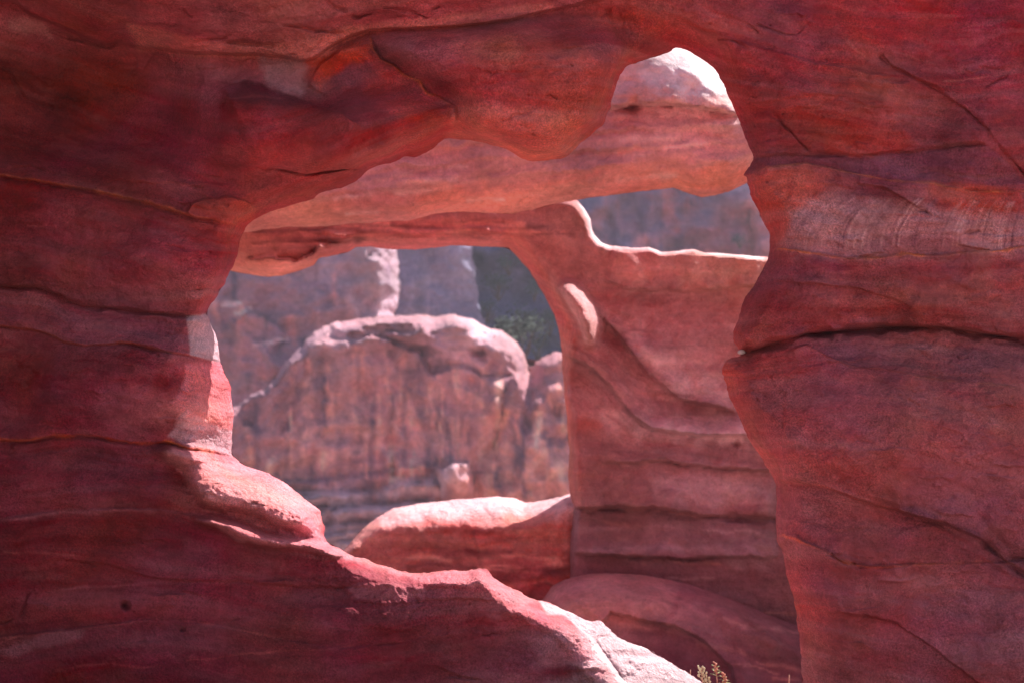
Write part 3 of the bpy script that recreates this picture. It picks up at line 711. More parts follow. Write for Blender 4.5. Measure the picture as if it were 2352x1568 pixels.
# --- the pale bridge
BR_TOP = [(-800,330),(200,300),(700,190),(1000,130),(1300,96),(1450,92),(1530,98),(1580,112),(1625,140),(1668,176),(1700,215),(1740,262),(1800,290),(1900,305),(2200,330),(2900,360)]
BR_BOT = [(-800,600),(200,560),(480,548),(564,534),(650,523),(746,521),(815,513),(938,508),(999,492),(1054,487),(1122,490),(1174,492),(1225,482),(1280,468),(1321,460),
          (1362,453),(1430,446),(1498,437),(1550,430),(1569,440),(1610,453),(1644,448),(1685,436),(1712,422),(1760,404),(1850,396),(2000,390),(2300,400),(2900,420)]
b = mid(10.2, 0.50, ys=(60, 660))
b.beds([[(0,-500)], BR_TOP, [(400,400),(1100,300),(1420,240),(1700,245),(2300,300)], [(400,500),(1200,420),(1700,350),(2300,350)], BR_BOT, [(0,1800)]])
b.base([(600,500,(168,84,74)),(760,480,(172,88,76)),(900,470,(158,84,84)),(700,500,(180,96,80)),(900,420,(160,96,100)),(1000,400,(150,84,90)),(1100,400,(154,84,86)),  # orange samples low on the span paint in bounce light
 (1200,400,(166,92,90)),(1000,460,(182,94,78)),(1150,460,(188,96,74)),(1300,430,(176,92,78)),(1350,350,(160,96,98)),(1450,300,(158,94,98)),(1500,360,(162,92,92)),
 (1600,320,(176,116,116)),(1680,350,(176,116,112)),(1480,420,(176,88,72)),(1620,420,(184,92,68)),(1700,400,(180,90,68)),(1450,190,(176,120,120)),(1550,180,(190,150,150)),
 (1600,200,(196,150,148)),(1480,225,(160,92,80)),(1650,235,(176,120,112)),(1450,270,(156,96,98)),(1560,270,(158,104,106)),(1640,270,(176,124,122)),(1200,200,(160,90,90)),(2200,350,(165,90,90)),(-200,400,(165,90,90))], 3.0, 30)
for q in range(60):
    x = rng.uniform(700, 1750); y = rng.uniform(150, 500); l = rng.uniform(30, 160)
    b.line([(x,y),(x+l*.5,y-4),(x+l,y-l*.06)], [(204,150,148),(120,70,88),(190,90,70)][q % 3], rng.uniform(3, 8), 0.45, 8)
b.line([(1400,248),(1440,243),(1500,238),(1560,240),(1620,248),(1660,252)], (96,44,48), 5, 0.6)
b.gain = 1.6
b.rough(34, 14, 6, 2)
for yy_ in (300, 340, 385, 430):
    b.step([(700,yy_+60),(1000,yy_+40),(1300,yy_+6),(1500,yy_-6),(1720,yy_-10)], 6, 30, 1 if yy_ % 40 else -1, 14)
b.step([(1395,250),(1440,243),(1500,238),(1560,240),(1620,248),(1700,262)], 34, 60, 1, 5, .02, .02, 3)
b.groove([(1385,252),(1405,246),(1440,247),(1480,242)], 34, 9, 3, .0, .2)
b.groove([(1500,240),(1600,244),(1680,258)], 16, 4, 3, .1, .1)
b.ell(1660, 290, 60, 30, 26, 0.3)
b.o += 0.5*np.maximum(0, b.Y-sum([0]) - 420)*0           # (kept level)
sb = sdf_poly(b.X, b.Y, BR_TOP+BR_BOT[::-1])
RB = b.idw([(1400,90,40),(1560,100,46),(1650,160,50),(1720,240,40),(700,190,50),(600,520,60),(800,515,70),(1000,490,90),(1150,490,110),(1330,460,60),(1500,437,90),(1610,453,110),(1710,420,60)], 4)
t_bridge = thing('rock_bridge', 'pale pink rock span with orange underside crossing behind the front opening', 'rock bridge')
b.sat = 0.68; b.k = 0.46
b.build(sb, RB, 0.36, 0.95, [('span', None), ('cap_rock', [(-1200,-600),(3200,-600),(3200,300),(1740,262),(1660,255),(1620,248),(1560,240),(1500,238),(1440,243),(1395,250),(1000,330),(-1200,420)])], M_MID, t_bridge)

# --- second window wall
W_TOP = [(-800,500),(300,470),(1000,440),(1250,440),(1324,459),(1341,478),(1355,502),(1358,520),(1363,537),(1382,558),(1396,563),(1430,568),(1451,571),(1492,568),(1519,580),
 (1550,578),(1592,572),(1616,580),(1661,582),(1712,587),(1763,592),(1900,600),(2100,560),(2900,500)]
W_HOLE = [(-900,560),(300,590),(480,604),(530,622),(564,630),(615,636),(650,633),(684,623),(721,609),(733,592),(767,587),(798,580),(818,568),(849,566),(890,571),(952,573),
 (999,568),(1040,563),(1088,566),(1150,568),(1169,570),(1191,594),(1215,619),(1235,653),(1256,688),(1273,722),(1285,763),(1290,807),(1291,838),(1295,886),(1300,944),(1304,995),
 (1307,1035),(1305,1090),(1310,1135),(1313,1160),(1310,1196),(1307,1240),(1304,1316),(1300,1380),(1290,1500),(1280,2700),(-900,2700)]
w = mid(11.4, 0.50, xs=(460, 1980), ys=(430, 1640))
w.beds([[(0,-500)], [(400,520),(1300,480),(1400,565),(2300,590)], [(400,600),(1150,560),(1300,660),(1500,660),(2300,640)],
 [(400,900),(1290,800),(1345,835),(1400,880),(1450,950),(1500,985),(1700,1000),(2300,1010)], [(400,1060),(1310,1062),(1530,1055),(1640,1072),(2300,1090)],
 [(400,1165),(1310,1165),(1500,1165),(1640,1182),(2300,1190)], [(400,1300),(1310,1272),(1450,1275),(1784,1275),(2300,1280)], [(400,1500),(1300,1480),(2300,1500)], [(0,1900)]])
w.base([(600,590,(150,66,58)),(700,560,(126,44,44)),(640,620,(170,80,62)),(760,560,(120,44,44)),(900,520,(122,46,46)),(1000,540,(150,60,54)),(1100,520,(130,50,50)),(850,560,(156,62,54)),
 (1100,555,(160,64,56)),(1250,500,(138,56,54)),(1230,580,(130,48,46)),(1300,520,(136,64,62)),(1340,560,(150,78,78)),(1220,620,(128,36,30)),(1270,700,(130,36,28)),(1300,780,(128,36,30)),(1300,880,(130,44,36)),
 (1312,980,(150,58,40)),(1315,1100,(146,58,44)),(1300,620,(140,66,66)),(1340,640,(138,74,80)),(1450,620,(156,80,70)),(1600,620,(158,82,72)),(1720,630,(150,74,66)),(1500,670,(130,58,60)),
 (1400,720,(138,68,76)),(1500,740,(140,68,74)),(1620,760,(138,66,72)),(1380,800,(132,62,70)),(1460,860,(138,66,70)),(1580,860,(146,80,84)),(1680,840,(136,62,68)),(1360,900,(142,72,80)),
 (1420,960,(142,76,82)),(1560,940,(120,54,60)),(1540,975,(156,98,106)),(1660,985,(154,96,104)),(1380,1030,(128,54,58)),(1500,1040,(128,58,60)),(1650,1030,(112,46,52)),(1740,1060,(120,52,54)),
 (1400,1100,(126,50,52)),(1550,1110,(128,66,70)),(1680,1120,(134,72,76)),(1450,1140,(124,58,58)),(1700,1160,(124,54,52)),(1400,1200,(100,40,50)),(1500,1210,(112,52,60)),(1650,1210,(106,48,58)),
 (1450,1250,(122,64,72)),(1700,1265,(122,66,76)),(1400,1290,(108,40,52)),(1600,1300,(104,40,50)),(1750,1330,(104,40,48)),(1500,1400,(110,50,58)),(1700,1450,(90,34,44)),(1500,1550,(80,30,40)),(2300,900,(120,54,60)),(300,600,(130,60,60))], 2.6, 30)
w.patch([(500,500),(1180,500),(1200,600),(1150,600),(500,640)], (166,50,34), 12, 0.45, 8, .5)
w.patch([(1150,560),(1185,594),(1228,653),(1266,722),(1282,807),(1284,838),(1288,886),(1293,944),(1300,1035),(1298,1090),(1306,1160),(1334,1160),(1334,1080),(1329,1030),(1317,960),(1307,900),(1316,840),(1320,790),(1308,740),(1288,690),(1260,640),(1233,590),(1200,540),(1165,525)], (150,46,28), 7, 0.75, 8)  # orange bounce light painted on the arch reveal
w.patch([(1490,1090),(1560,1085),(1700,1105),(1780,1130),(1784,1165),(1600,1150),(1500,1140)], (150,92,96), 14, 0.5, 20, 0.7)
for x0, y0_, wd_, a_ in ((1492,1096,7,.5),(1512,1102,4,.3),(1545,1090,9,.35),(1578,1104,3,.3),(1600,1112,8,.25),(1664,1096,5,.45),(1690,1110,3,.3),(1712,1116,6,.25)):
    w.line([(x0,y0_),(x0+5,y0_+20),(x0+16,y0_+46)], (170,108,104), wd_, a_, 14)
for pts, c, wd_ in [([(1450,985),(1530,990),(1640,1000),(1784,1005)], (176,126,134), 20), ([(1380,940),(1450,975),(1500,985)], (166,112,118), 20), ([(1560,925),(1640,945),(1700,948)], (100,38,44), 9), ([(1420,740),(1500,820),(1580,885),(1690,905)], (168,110,114), 26),
   ([(1290,815),(1345,838),(1400,880),(1450,950),(1500,990),(1560,1000)], (92,36,46), 6), ([(1350,690),(1420,760),(1480,845),(1560,912),(1680,940)], (96,36,42), 7),  # dark lines paint the shadow streaks along the folds
   ([(1320,1270),(1450,1256),(1600,1262),(1784,1252)], (140,82,92), 10), ([(1310,1215),(1500,1208),(1700,1220)], (122,60,70), 8), ([(1310,1050),(1500,1046),(1700,1060)], (146,70,58), 5)]:
    w.line(pts, c, wd_, 0.6, 8)
for q in range(50):
    x = rng.uniform(1300, 1760); y = rng.uniform(600, 1560); l = rng.uniform(60, 220)
    w.line([(x,y),(x+l*.5,y+4),(x+l,y+6)], [(170,100,100),(90,36,48),(160,74,60)][q % 3], rng.uniform(2, 5), 0.4, 10)
w.gain = 2.2
w.rough(26, 14, 5, 1.6)
w.line([(1324,459),(1341,478),(1355,502),(1363,537),(1382,558),(1396,563),(1430,568),(1492,568),(1519,580),(1592,572),(1661,582),(1763,592)], (190,150,152), 5, 0.8, 0)  # sunlit crest painted as a pale line
for q in range(26):
    y = rng.uniform(500, 575); x = rng.uniform(560, 1050); w.line([(x,y),(x+80,y-3),(x+rng.uniform(120,340),y-1)], [(78,18,22),(186,80,60)][q % 2], 5, 0.75, 6)
w.step([(560,600),(620,590),(680,600),(721,585),(733,560)], 22, 40, -1); w.ell(625, 606, 110, 44, 34)
w.step([(746,540),(900,536),(1050,534),(1165,530)], 5, 30, -1, 3)
for yy_ in (528, 545, 558):
    w.step([(700,yy_+6),(900,yy_),(1140,yy_-4)], 5, 12, -1, 5)
# the arris where the reveal of the opening turns
AR = [(1130,500),(1176,520),(1200,560),(1235,600),(1262,650),(1284,690),(1300,740),(1308,790),(1306,840),(1300,900),(1306,960),(1316,1030),(1318,1100),(1320,1165)]
w.step([(1290,815),(1345,835),(1400,880),(1450,950),(1500,985),(1600,998),(1784,1003)], 22, 90, 1, 4, .02, .02)
w.step([(1350,690),(1420,765),(1480,850),(1560,915),(1690,942)], 19, 90, 1, 4, .1, .02)
w.ell(1560, 790, 190, 110, 40, .5); w.ell(1420, 930, 150, 80, 36, .8); w.ell(1560, 620, 240, 50, 50)
w.step([(1380,640),(1450,665),(1600,668),(1760,650)], 18, 60, 1)
w.step([(1380,1062),(1530,1055),(1600,1066),(1640,1072),(1784,1082)], 12, 50, 1); w.groove([(1500,1055),(1600,1068),(1700,1078)], 10, 4)
w.step([(1310,1165),(1500,1166),(1640,1182),(1790,1188)], 22, 60, 1); w.groove([(1310,1168),(1500,1170),(1640,1186),(1800,1192)], 20, 6, 3, .02, .02)
w.step([(1310,1272),(1450,1275),(1560,1285),(1640,1278),(1790,1274)], 16, 60, 1); w.groove([(1440,1276),(1560,1288),(1650,1280)], 14, 5)
w.ell(1690, 1020, 12, 8, -20)
w.ell(1500, 1100, 300, 160, 20)
# knob shaped into a wedge to catch sun, its colour lightened
KN = [(1284,662),(1304,652),(1332,660),(1358,688),(1374,720),(1374,752),(1364,790),(1346,796),(1334,764),(1322,732),(1306,704)]
_kd, _, _ = pl(w.X, w.Y, [(1270,640),(1288,670),(1307,695),(1322,722),(1330,749),(1343,800)])
_ks = sdf_poly(w.X+6*w.wx, w.Y+6*w.wy, chaikin(KN))
w.G += sstep(-4, 6, _ks)*np.clip(200-1.3*_kd, 0, 200)+5*sstep(-4, 6, _ks)*fbm(w.X, w.Y, 14, 2, 3)
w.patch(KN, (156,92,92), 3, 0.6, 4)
w.ell(1388, 572, 16, 14, 30)
s1 = sdf_poly(w.X, w.Y, W_TOP+[(2900,2700),(-800,2700)])
s2 = -sdf_poly(w.X, w.Y, W_HOLE)
RW = w.idw([(560,630,50),(650,634,50),(760,588,30),(950,572,34),(1150,568,40),(1200,600,60),(1260,690,56),(1290,800,30),(1296,890,14),(1303,990,22),(1306,1100,24),(1300,1300,16),
            (1330,470,15),(1360,530,13),(1400,565,9),(1500,570,7),(1650,582,7),(1760,592,7)], 4)
t_w = thing('rock_wall', 'middle rose sandstone wall pierced by a squarish arch below the pale bridge', 'rock wall')
w.sat = 0.60; w.k = 0.39
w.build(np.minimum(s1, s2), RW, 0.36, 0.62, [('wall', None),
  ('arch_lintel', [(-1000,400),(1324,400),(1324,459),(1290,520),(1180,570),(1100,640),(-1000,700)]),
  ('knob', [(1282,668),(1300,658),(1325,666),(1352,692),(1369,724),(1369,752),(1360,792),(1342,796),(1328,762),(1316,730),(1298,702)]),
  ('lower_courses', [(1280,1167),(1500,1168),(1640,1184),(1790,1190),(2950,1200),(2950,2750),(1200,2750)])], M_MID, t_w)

# --- sunlit parapet across the foot of the second opening
P_TOP = [(-600,1700),(500,1420),(700,1330),(785,1270),(800,1251),(830,1216),(862,1190),(905,1165),(960,1156),(1010,1150),(1050,1146),(1100,1142),(1140,1138),(1180,1143),(1205,1154),
 (1225,1153),(1255,1147),(1290,1138),(1308,1133),(1330,1128),(1420,1150),(1700,1200)]
p = mid(11.6, 0.50, xs=(640, 1500), ys=(1100, 1600), out=(-700, 1800, 1000, 2600))
p.beds([[(0,1000)], P_TOP, [(700,1350),(850,1240),(1310,1220)], [(700,1400),(850,1290),(1310,1270)], [(700,1450),(850,1340),(1310,1320)], [(0,1900)]])
p.base([(840,1230,(176,96,88)),(1000,1170,(180,132,134)),(1150,1160,(182,132,136)),(1270,1155,(172,122,126)),(900,1190,(176,118,118)),(900,1230,(168,84,74)),(1050,1210,(164,80,72)),  # pale top samples carry its sunlight in the colour
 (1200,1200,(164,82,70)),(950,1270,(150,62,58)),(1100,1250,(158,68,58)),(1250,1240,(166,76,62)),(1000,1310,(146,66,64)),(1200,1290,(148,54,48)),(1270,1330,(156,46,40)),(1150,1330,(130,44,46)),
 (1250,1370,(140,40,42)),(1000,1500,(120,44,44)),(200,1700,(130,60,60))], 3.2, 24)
for q in range(60):
    x = rng.uniform(780, 1300); y = rng.uniform(1205, 1400); l = rng.uniform(60, 220)
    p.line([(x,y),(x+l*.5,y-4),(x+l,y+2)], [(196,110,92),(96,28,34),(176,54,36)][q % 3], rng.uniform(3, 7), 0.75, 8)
p.line([(1085,1215),(1095,1260),(1110,1310)], (110,44,46), 5, 0.4)
p.rough(14, 9, 6, 2)
for yy_ in (1200, 1222, 1246, 1268, 1296, 1330):
    p.step([(760,yy_+24),(900,yy_+4),(1050,yy_),(1200,yy_-2),(1330,yy_-8)], rng.uniform(4, 9), 20, 1 if yy_ % 4 else -1, 8)
p.step([(1085,1215),(1098,1260),(1112,1310),(1120,1380)], 10, 40, 1, 5)
sp = sdf_poly(p.X, p.Y, P_TOP+[(1700,2700),(-600,2700)])
RP = p.idw([(780,1275,14),(850,1200,26),(900,1165,50),(1000,1150,64),(1100,1142,74),(1180,1143,74),(1250,1147,56),(1305,1134,30)], 4)
t_p = thing('rock_parapet', 'low striped orange rock ledge with white sunlit top inside the middle arch', 'rock ledge')
p.sat = 0.74; p.k = 0.47; p.o += 5*fbm(p.X, p.Y, 14, 3, 2)+9*fbm(p.X, p.Y, 40, 3, 3)
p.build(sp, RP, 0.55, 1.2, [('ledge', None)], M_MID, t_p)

# --- smooth slab rising at the bottom right between the two walls
S_TOP = [(900,1700),(1150,1460),(1215,1400),(1245,1376),(1268,1345),(1300,1328),(1345,1318),(1400,1315),(1460,1317),(1520,1326),(1580,1340),(1650,1364),(1720,1392),(1800,1425),(1900,1460),(2200,1540),(2600,1600)]
q_ = mid(10.9, 0.50, xs=(1150, 1950), ys=(1290, 1640), out=(600, 2700, 1200, 2600))
q_.beds([[(0,1200)], S_TOP, [(p0, p1+90) for p0, p1 in S_TOP], [(p0, p1+180) for p0, p1 in S_TOP], [(0,2400)]])
q_.base([(1300,1350,(128,64,66)),(1400,1340,(140,74,74)),(1500,1370,(146,80,78)),(1600,1360,(112,48,54)),(1700,1420,(100,40,50)),(1350,1400,(134,70,70)),(1450,1400,(138,74,70)),(1560,1420,(132,68,68)),
 (1500,1450,(96,38,46)),(1600,1480,(90,40,54)),(1700,1490,(92,38,48)),(1550,1520,(80,24,36)),(1650,1540,(78,30,44)),(1780,1520,(84,30,42)),(1800,1560,(80,32,46))], 1.6, 24)
for q in range(24):
    x = rng.uniform(1250, 1780); y = rng.uniform(1340, 1560); l = rng.uniform(60, 200)
    q_.line([(x,y),(x+l*.5,y+6),(x+l,y+26)], [(160,88,84),(76,26,38)][q % 2], rng.uniform(3, 6), 0.35, 10)
q_.rough(14, 8, 2, 1)
q_.step([(1380,1440),(1400,1408),(1440,1412),(1480,1424),(1550,1434),(1620,1470),(1680,1530),(1700,1600)], 26, 90, 1, 6, .05, 0)
q_.step([(1560,1345),(1640,1375),(1720,1420),(1800,1480)], 26, 60, -1)
q_.o += 0.5*np.clip(q_.Y-1340, 0, 300)
sq = sdf_poly(q_.X, q_.Y, S_TOP+[(2600,2700),(600,2700)])
t_q = thing('rock_slab', 'smooth brownish pink rock hump in shade below the middle wall', 'rock slab')
q_.sat = 0.72; q_.k = 0.36
q_.build(sq, np.full(q_.shape, 60.0), 0.35, 0.9, [('slab', None)], M_MID, t_q)

#==================================================================== FAR: cliffs, purple haze cast mixed into their colours
def far(D, xs, ys, k=0.42, step=6, out=None):
    o = out or (xs[0]-500, xs[1]+500, ys[0]-200, ys[1]+300)
    return Rock(D, axis(xs[0], xs[1], step, o[0], o[1], 80), axis(ys[0], ys[1], step, o[2], o[3], 80), k)
KF = 0.42
def vstreak(r, n, x0, x1, y0, y1, cols, wmin=3, wmax=9, amt=0.5, lmin=60, lmax=260):
    for i in range(n):
        x = rng.uniform(x0, x1); y = rng.uniform(y0, y1); l = rng.uniform(lmin, lmax); dx = rng.uniform(-14, 14)
        r.line([(x, y), (x+dx*.4, y+l*.5), (x+dx, y+l)], cols[i % len(cols)], rng.uniform(wmin, wmax), amt*rng.uniform(.6, 1.2), 12)

# streaked dome cliff
DM = [(200,2100),(380,1100),(420,960),(470,948),(500,930),(540,934),(572,905),(606,896),(632,866),(650,838),(684,804),(700,782),(720,764),(766,742),(781,739),(820,734),(866,727),(910,724),(958,722),(975,724),(992,731),(1010,727),(1044,721),(1088,734),
 (1119,753),(1153,760),(1180,780),(1201,811),(1211,845),(1216,856),(1230,832),(1250,816),(1275,808),(1330,800),(1420,790),(1600,900),(1700,2100)]
d = far(62.0, (560, 1420), (700, 1320), KF)
d.beds([[(0,500)], DM[1:-1], [(p0, p1+80) for p0, p1 in DM[1:-1]], [(500,1150),(1400,1150)], [(0,1900)]])
d.base([(760,770,(150,100,106)),(860,745,(120,78,82)),(960,745,(120,78,82)),(1050,740,(124,84,86)),(1100,770,(164,120,128)),(1150,790,(122,82,84)),(1190,830,(122,82,84)),(1000,790,(124,80,92)),
 (1080,830,(134,86,96)),(900,800,(116,66,78)),(800,820,(112,68,80)),(720,830,(110,74,88)),(680,900,(106,64,78)),(760,900,(130,76,82)),(860,880,(136,78,84)),(960,880,(118,70,80)),(1050,880,(134,78,84)),
 (1140,880,(112,66,78)),(1250,850,(120,70,78)),(700,1000,(132,76,80)),(800,1000,(140,82,84)),(900,1000,(140,82,84)),(1000,1000,(138,82,84)),(1100,980,(116,66,78)),(1200,950,(110,66,80)),(1260,960,(106,64,78)),
 (1100,1060,(164,96,88)),(1180,1050,(138,84,84)),(1270,1080,(150,92,92)),(750,1090,(128,76,84)),(900,1080,(118,64,72)),(1000,1120,(110,56,66)),(860,1140,(104,56,70)),(780,1170,(102,78,96)),(700,1150,(118,84,98)),
 (760,1230,(112,88,106)),(1130,1120,(156,92,88)),(1250,1120,(140,84,86)),(900,1200,(96,70,88)),(640,1000,(120,74,84))], 1.0, 24)
vstreak(d, 110, 650, 1300, 780, 1040, [(176,108,98),(78,52,68),(168,100,94),(96,58,72)], 3, 8, 0.55)
vstreak(d, 26, 1080, 1300, 900, 1080, [(60,50,70),(188,112,88),(66,52,74)], 4, 12, 0.6, 20, 90)
d.gain = 1.7
for q in range(26):
    x = rng.uniform(560, 1060); y = rng.uniform(1060, 1200); d.line([(x,y),(x+60,y-4),(x+120,y-16)], [(82,60,80),(150,92,92)][q % 2], 5, 0.5, 12)
vstreak(d, 70, 560, 1300, 860, 1080, [(196,120,108),(58,44,64),(180,104,94),(74,50,68)], 3, 11, 0.7, 50, 200)
for off in (16, 30, 48, 70):
    d.step([(x+0.25*off, y+off) for x, y in [(760,742),(866,727),(958,722),(992,731),(1044,721),(1088,734),(1119,753),(1153,760),(1180,780),(1201,811)]], rng.uniform(8, 18), 20, 1 if off % 20 else -1, 10)
    d.line([(x+0.25*off, y+off+6) for x, y in [(760,742),(866,727),(958,722),(992,731),(1044,721),(1088,734),(1119,753),(1153,760),(1180,780),(1201,811)]], (86,60,72), 4, 0.6, 10)
d.ell(1100, 810, 34, 16, -40); d.ell(900, 800, 26, 30, -50)
d.rough(40, 44, 6, 5, 200); d.o += 26*fbm(d.X, d.Y, 34, 3, 2)
d.o += 16*fbm(d.X, d.Y*0.12, 42, 3, 4)*sstep(760, 860, d.Y)     # flutes
d.step([(700,800),(760,778),(800,790),(860,770),(960,810),(990,860),(1060,840),(1110,870),(1215,860)], 30, 60, -1, 8)
d.step([(700,800),(780,765),(860,760),(950,770),(980,740)], 20, 30, -1, 8)
d.step([(1000,1085),(1030,1068),(1080,1066),(1082,1140)], 60, 60, -1, 4); d.ell(1045, 1110, 50, 60, 60)
d.bump([(1010,1082),(1030,1068),(1078,1064),(1082,1100),(1078,1150),(1015,1150)], 60, 14, 8)
for (x0_, x1_, y0_, hh_) in ((600,860,1128,70),(700,1000,1165,80),(640,930,1205,90),(760,1010,1238,80),(860,1030,1108,50),(1005,1085,1072,60)):
    d.step([(x0_,y0_+10),((x0_+x1_)/2,y0_),(x1_,y0_-6)], hh_/d.gain, 46, -1, 14, .15, .15, 2)
    d.patch([(x0_,y0_+12),((x0_+x1_)/2,y0_-6),(x1_,y0_-8),(x1_-10,y0_+26),(x0_+20,y0_+40)], (142,108,118), 10, 0.55, 20)
d.ell(1180, 790, 20, 14, -60); d.groove([(1165,850),(1150,950),(1140,1000),(1130,1060)], 30, 12); d.groove([(905,870),(900,1000),(905,1100)], 24, 9)
for yy_ in (1080, 1120, 1165, 1215):
    d.step([(640,yy_+30),(800,yy_+8),(920,yy_),(1020,yy_-8)], 26, 30, -1, 14)
sd_ = sdf_poly(d.X, d.Y, DM)
t_d = thing('dome_cliff', 'far rounded cliff with pale sunlit crown and dark vertical streaks seen through the arch', 'cliff')
d.sat = .80; d.tint = (1.02, 1.0, 0.98); d.k = .335
d.build(sd_, d.idw([(470,950,8),(560,915,8),(610,896,8),(650,845,12),(700,790,18),(860,727,20),(1044,721,30),(1150,760,50),(1210,840,50),(1240,820,20),(1300,800,16)], 4), 4.0, 12, [('face', None)], M_FAR, t_d, 5)

# left cliff behind
LC = [(-300,2100),(-300,300),(700,330),(850,470),(890,520),(907,572),(917,619),(919,660),(914,708),(907,722),(912,800),(960,1000),(1000,2100)]
l = far(84.0, (420, 960), (540, 1320), KF)
l.beds([[(0,300)], [(0,600),(960,560)], [(0,800),(960,760)], [(0,1000),(960,1000)], [(0,1900)]])
l.base([(540,640,(112,76,92)),(600,680,(116,78,92)),(700,620,(112,80,96)),(780,600,(124,90,104)),(860,600,(120,90,98)),(900,640,(120,90,98)),(890,690,(150,116,128)),(820,660,(112,78,92)),(740,700,(106,72,88)),
 (560,720,(124,78,88)),(640,760,(104,70,86)),(540,800,(116,72,84)),(600,850,(112,70,84)),(560,900,(120,76,88)),(620,950,(104,70,86)),(560,1000,(122,80,90)),(600,1080,(128,84,92)),(650,1150,(124,84,94)),(560,1150,(120,80,90))], 1.1, 24)
vstreak(l, 70, 470, 900, 580, 1000, [(168,96,92),(62,50,68),(98,66,84),(150,104,110)], 4, 13, 0.7, 30, 180)
for x, y in ((556,715),(530,700),(575,968),(600,790),(640,780)):
    l.line([(x-22,y+3),(x,y),(x+22,y-5)], (196,150,152), 5, 0.7)
l.rough(50, 48, 6, 6, 200); l.o += 14*fbm(l.X, l.Y, 34, 3, 3); l.gain = 1.5
l.step([(520,740),(560,716),(600,720),(660,770)], 24, 50, -1, 10); l.step([(540,972),(575,966),(610,958)], 50, 30, -1, 5)
l.step([(640,860),(700,800),(760,745),(830,735)], 40, 50, 1, 8); l.step([(840,590),(880,600),(905,640)], -20, 40, 1)
t_l = thing('shaded_cliff', 'far purple shaded cliff beyond the left jamb with one bright rounded end', 'cliff')
l.sat = .82; l.tint = (1, 1, 1); l.k = .365
l.build(sdf_poly(l.X, l.Y, LC), l.idw([(907,572,56),(919,660,50),(907,722,40)], 3), 4, 16, [('face', None)], M_FAR, t_l, 6)

# grey cliff
GC = [(700,2100),(700,300),(1030,330),(1062,470),(1074,540),(1086,566),(1082,590),(1093,618),(1088,640),(1100,672),(1096,700),(1112,730),(1110,2100)]
g = far(104.0, (840, 1130), (540, 780), KF)
g.beds([[(0,300)], [(0,600)], [(0,900)]])
g.base([(920,600,(92,80,98)),(960,640,(100,86,102)),(1000,600,(92,80,98)),(1040,640,(84,78,96)),(1060,600,(102,90,106)),(1080,620,(110,98,112)),(960,700,(88,78,98)),(1050,700,(80,74,94))], 1.0, 20)
vstreak(g, 24, 900, 1090, 560, 720, [(70,68,88),(116,100,116)], 4, 9, 0.4, 40, 140)
g.rough(20, 24, 2, 6)
t_g = thing('grey_cliff', 'flat grey violet cliff between the bright left cliff end and the dark bushy slope', 'cliff')
g.flat = True; g.sat = .8; g.tint = (1, 1, 1.1); g.k = .42
g.build(sdf_poly(g.X, g.Y, GC), np.full(g.shape, 60.0), 0.5, 16, [('face', None)], M_FAR, t_g, 7)

# dark slope with scrub, and the same mountainside seen above the wall
h = far(128.0, (1000, 1900), (380, 900), KF, 7, (300, 3000, -100, 1500))
h.beds([[(0,200)], [(1000,560),(2000,480)], [(1000,700),(2000,600)], [(0,1500)]])
h.base([(1120,600,(60,54,78)),(1180,640,(74,68,92)),(1230,620,(52,50,74)),(1160,700,(66,60,84)),(1240,720,(58,54,78)),(1200,680,(86,76,98)),(1280,780,(54,52,74)),
 (1380,480,(104,78,98)),(1450,500,(106,76,94)),(1550,480,(100,70,88)),(1600,520,(112,66,78)),(1450,560,(98,74,94)),(1660,520,(124,74,82)),(1700,450,(146,112,124)),(1680,560,(90,66,84)),
 (1740,540,(140,80,84)),(1760,470,(120,84,96)),(1620,450,(96,74,96)),(700,400,(90,70,88)),(2500,500,(110,76,90))], 1.0, 26)
vstreak(h, 40, 1095, 1300, 560, 800, [(36,36,56),(100,88,112),(70,62,86)], 5, 14, 0.6, 20, 80)
h.o += 60*fbm(h.X, h.Y, 60, 3, 6)
vstreak(h, 70, 1350, 1800, 430, 580, [(136,80,86),(74,60,84),(88,64,82)], 4, 12, 0.45, 40, 140)
h.rough(50, 50, 6, 8)
vstreak(h, 60, 1340, 1780, 430, 590, [(158,92,92),(60,46,70),(128,70,76),(70,56,84)], 5, 16, 0.7, 20, 90)
h.o += 30*fbm(h.X, h.Y, 50, 3, 2)*sstep(1320, 1360, h.X)
h.patch([(1725,470),(1800,450),(1800,620),(1728,620)], (150,86,90), 6, 0.7)
h.patch([(1650,470),(1680,445),(1720,430),(1722,520),(1690,600),(1600,560)], (126,70,74), 14, 0.6)
h.groove([(1722,480),(1728,540),(1726,600)], 40, 8); h.ell(1700, 452, 60, 34, 60, -.5); h.ell(1600, 520, 60, 40, 30)
h.bump([(1650,480),(1680,440),(1730,420),(1800,430),(1800,640),(1730,640),(1725,500)], 90, 34)
h.o += 0.35*np.clip(h.Y-420, 0, 500)
t_h = thing('scrub_mountainside', 'farthest dark blue mountainside with scrub behind the arch and above the middle wall', 'mountainside')
t_h['kind'] = 'structure'
h.sat = .9; h.tint = (1.02, .98, 1.0); h.k = .36
h.build(sdf_poly(h.X, h.Y, [(200,1700),(200,-200),(3100,-200),(3100,1700)]), np.full(h.shape, 40.0), 10, 25, [('face', None)], M_FAR, t_h)
#REST

#==================================================================== ground
def gz(X, Y):
    X = np.asarray(X, float); Y = np.asarray(Y, float)
    Z = -1.75-0.75*sstep(7.2, 9.0, Y)-11*sstep(13, 34, Y)
    return Z+0.10*fbm(X, Y, 2.2, 4, 3)+0.03*fbm(X, Y, 0.5, 3, 5)+0.5*fbm(X, Y, 24, 3, 2)*sstep(20, 60, np.hypot(X, Y))

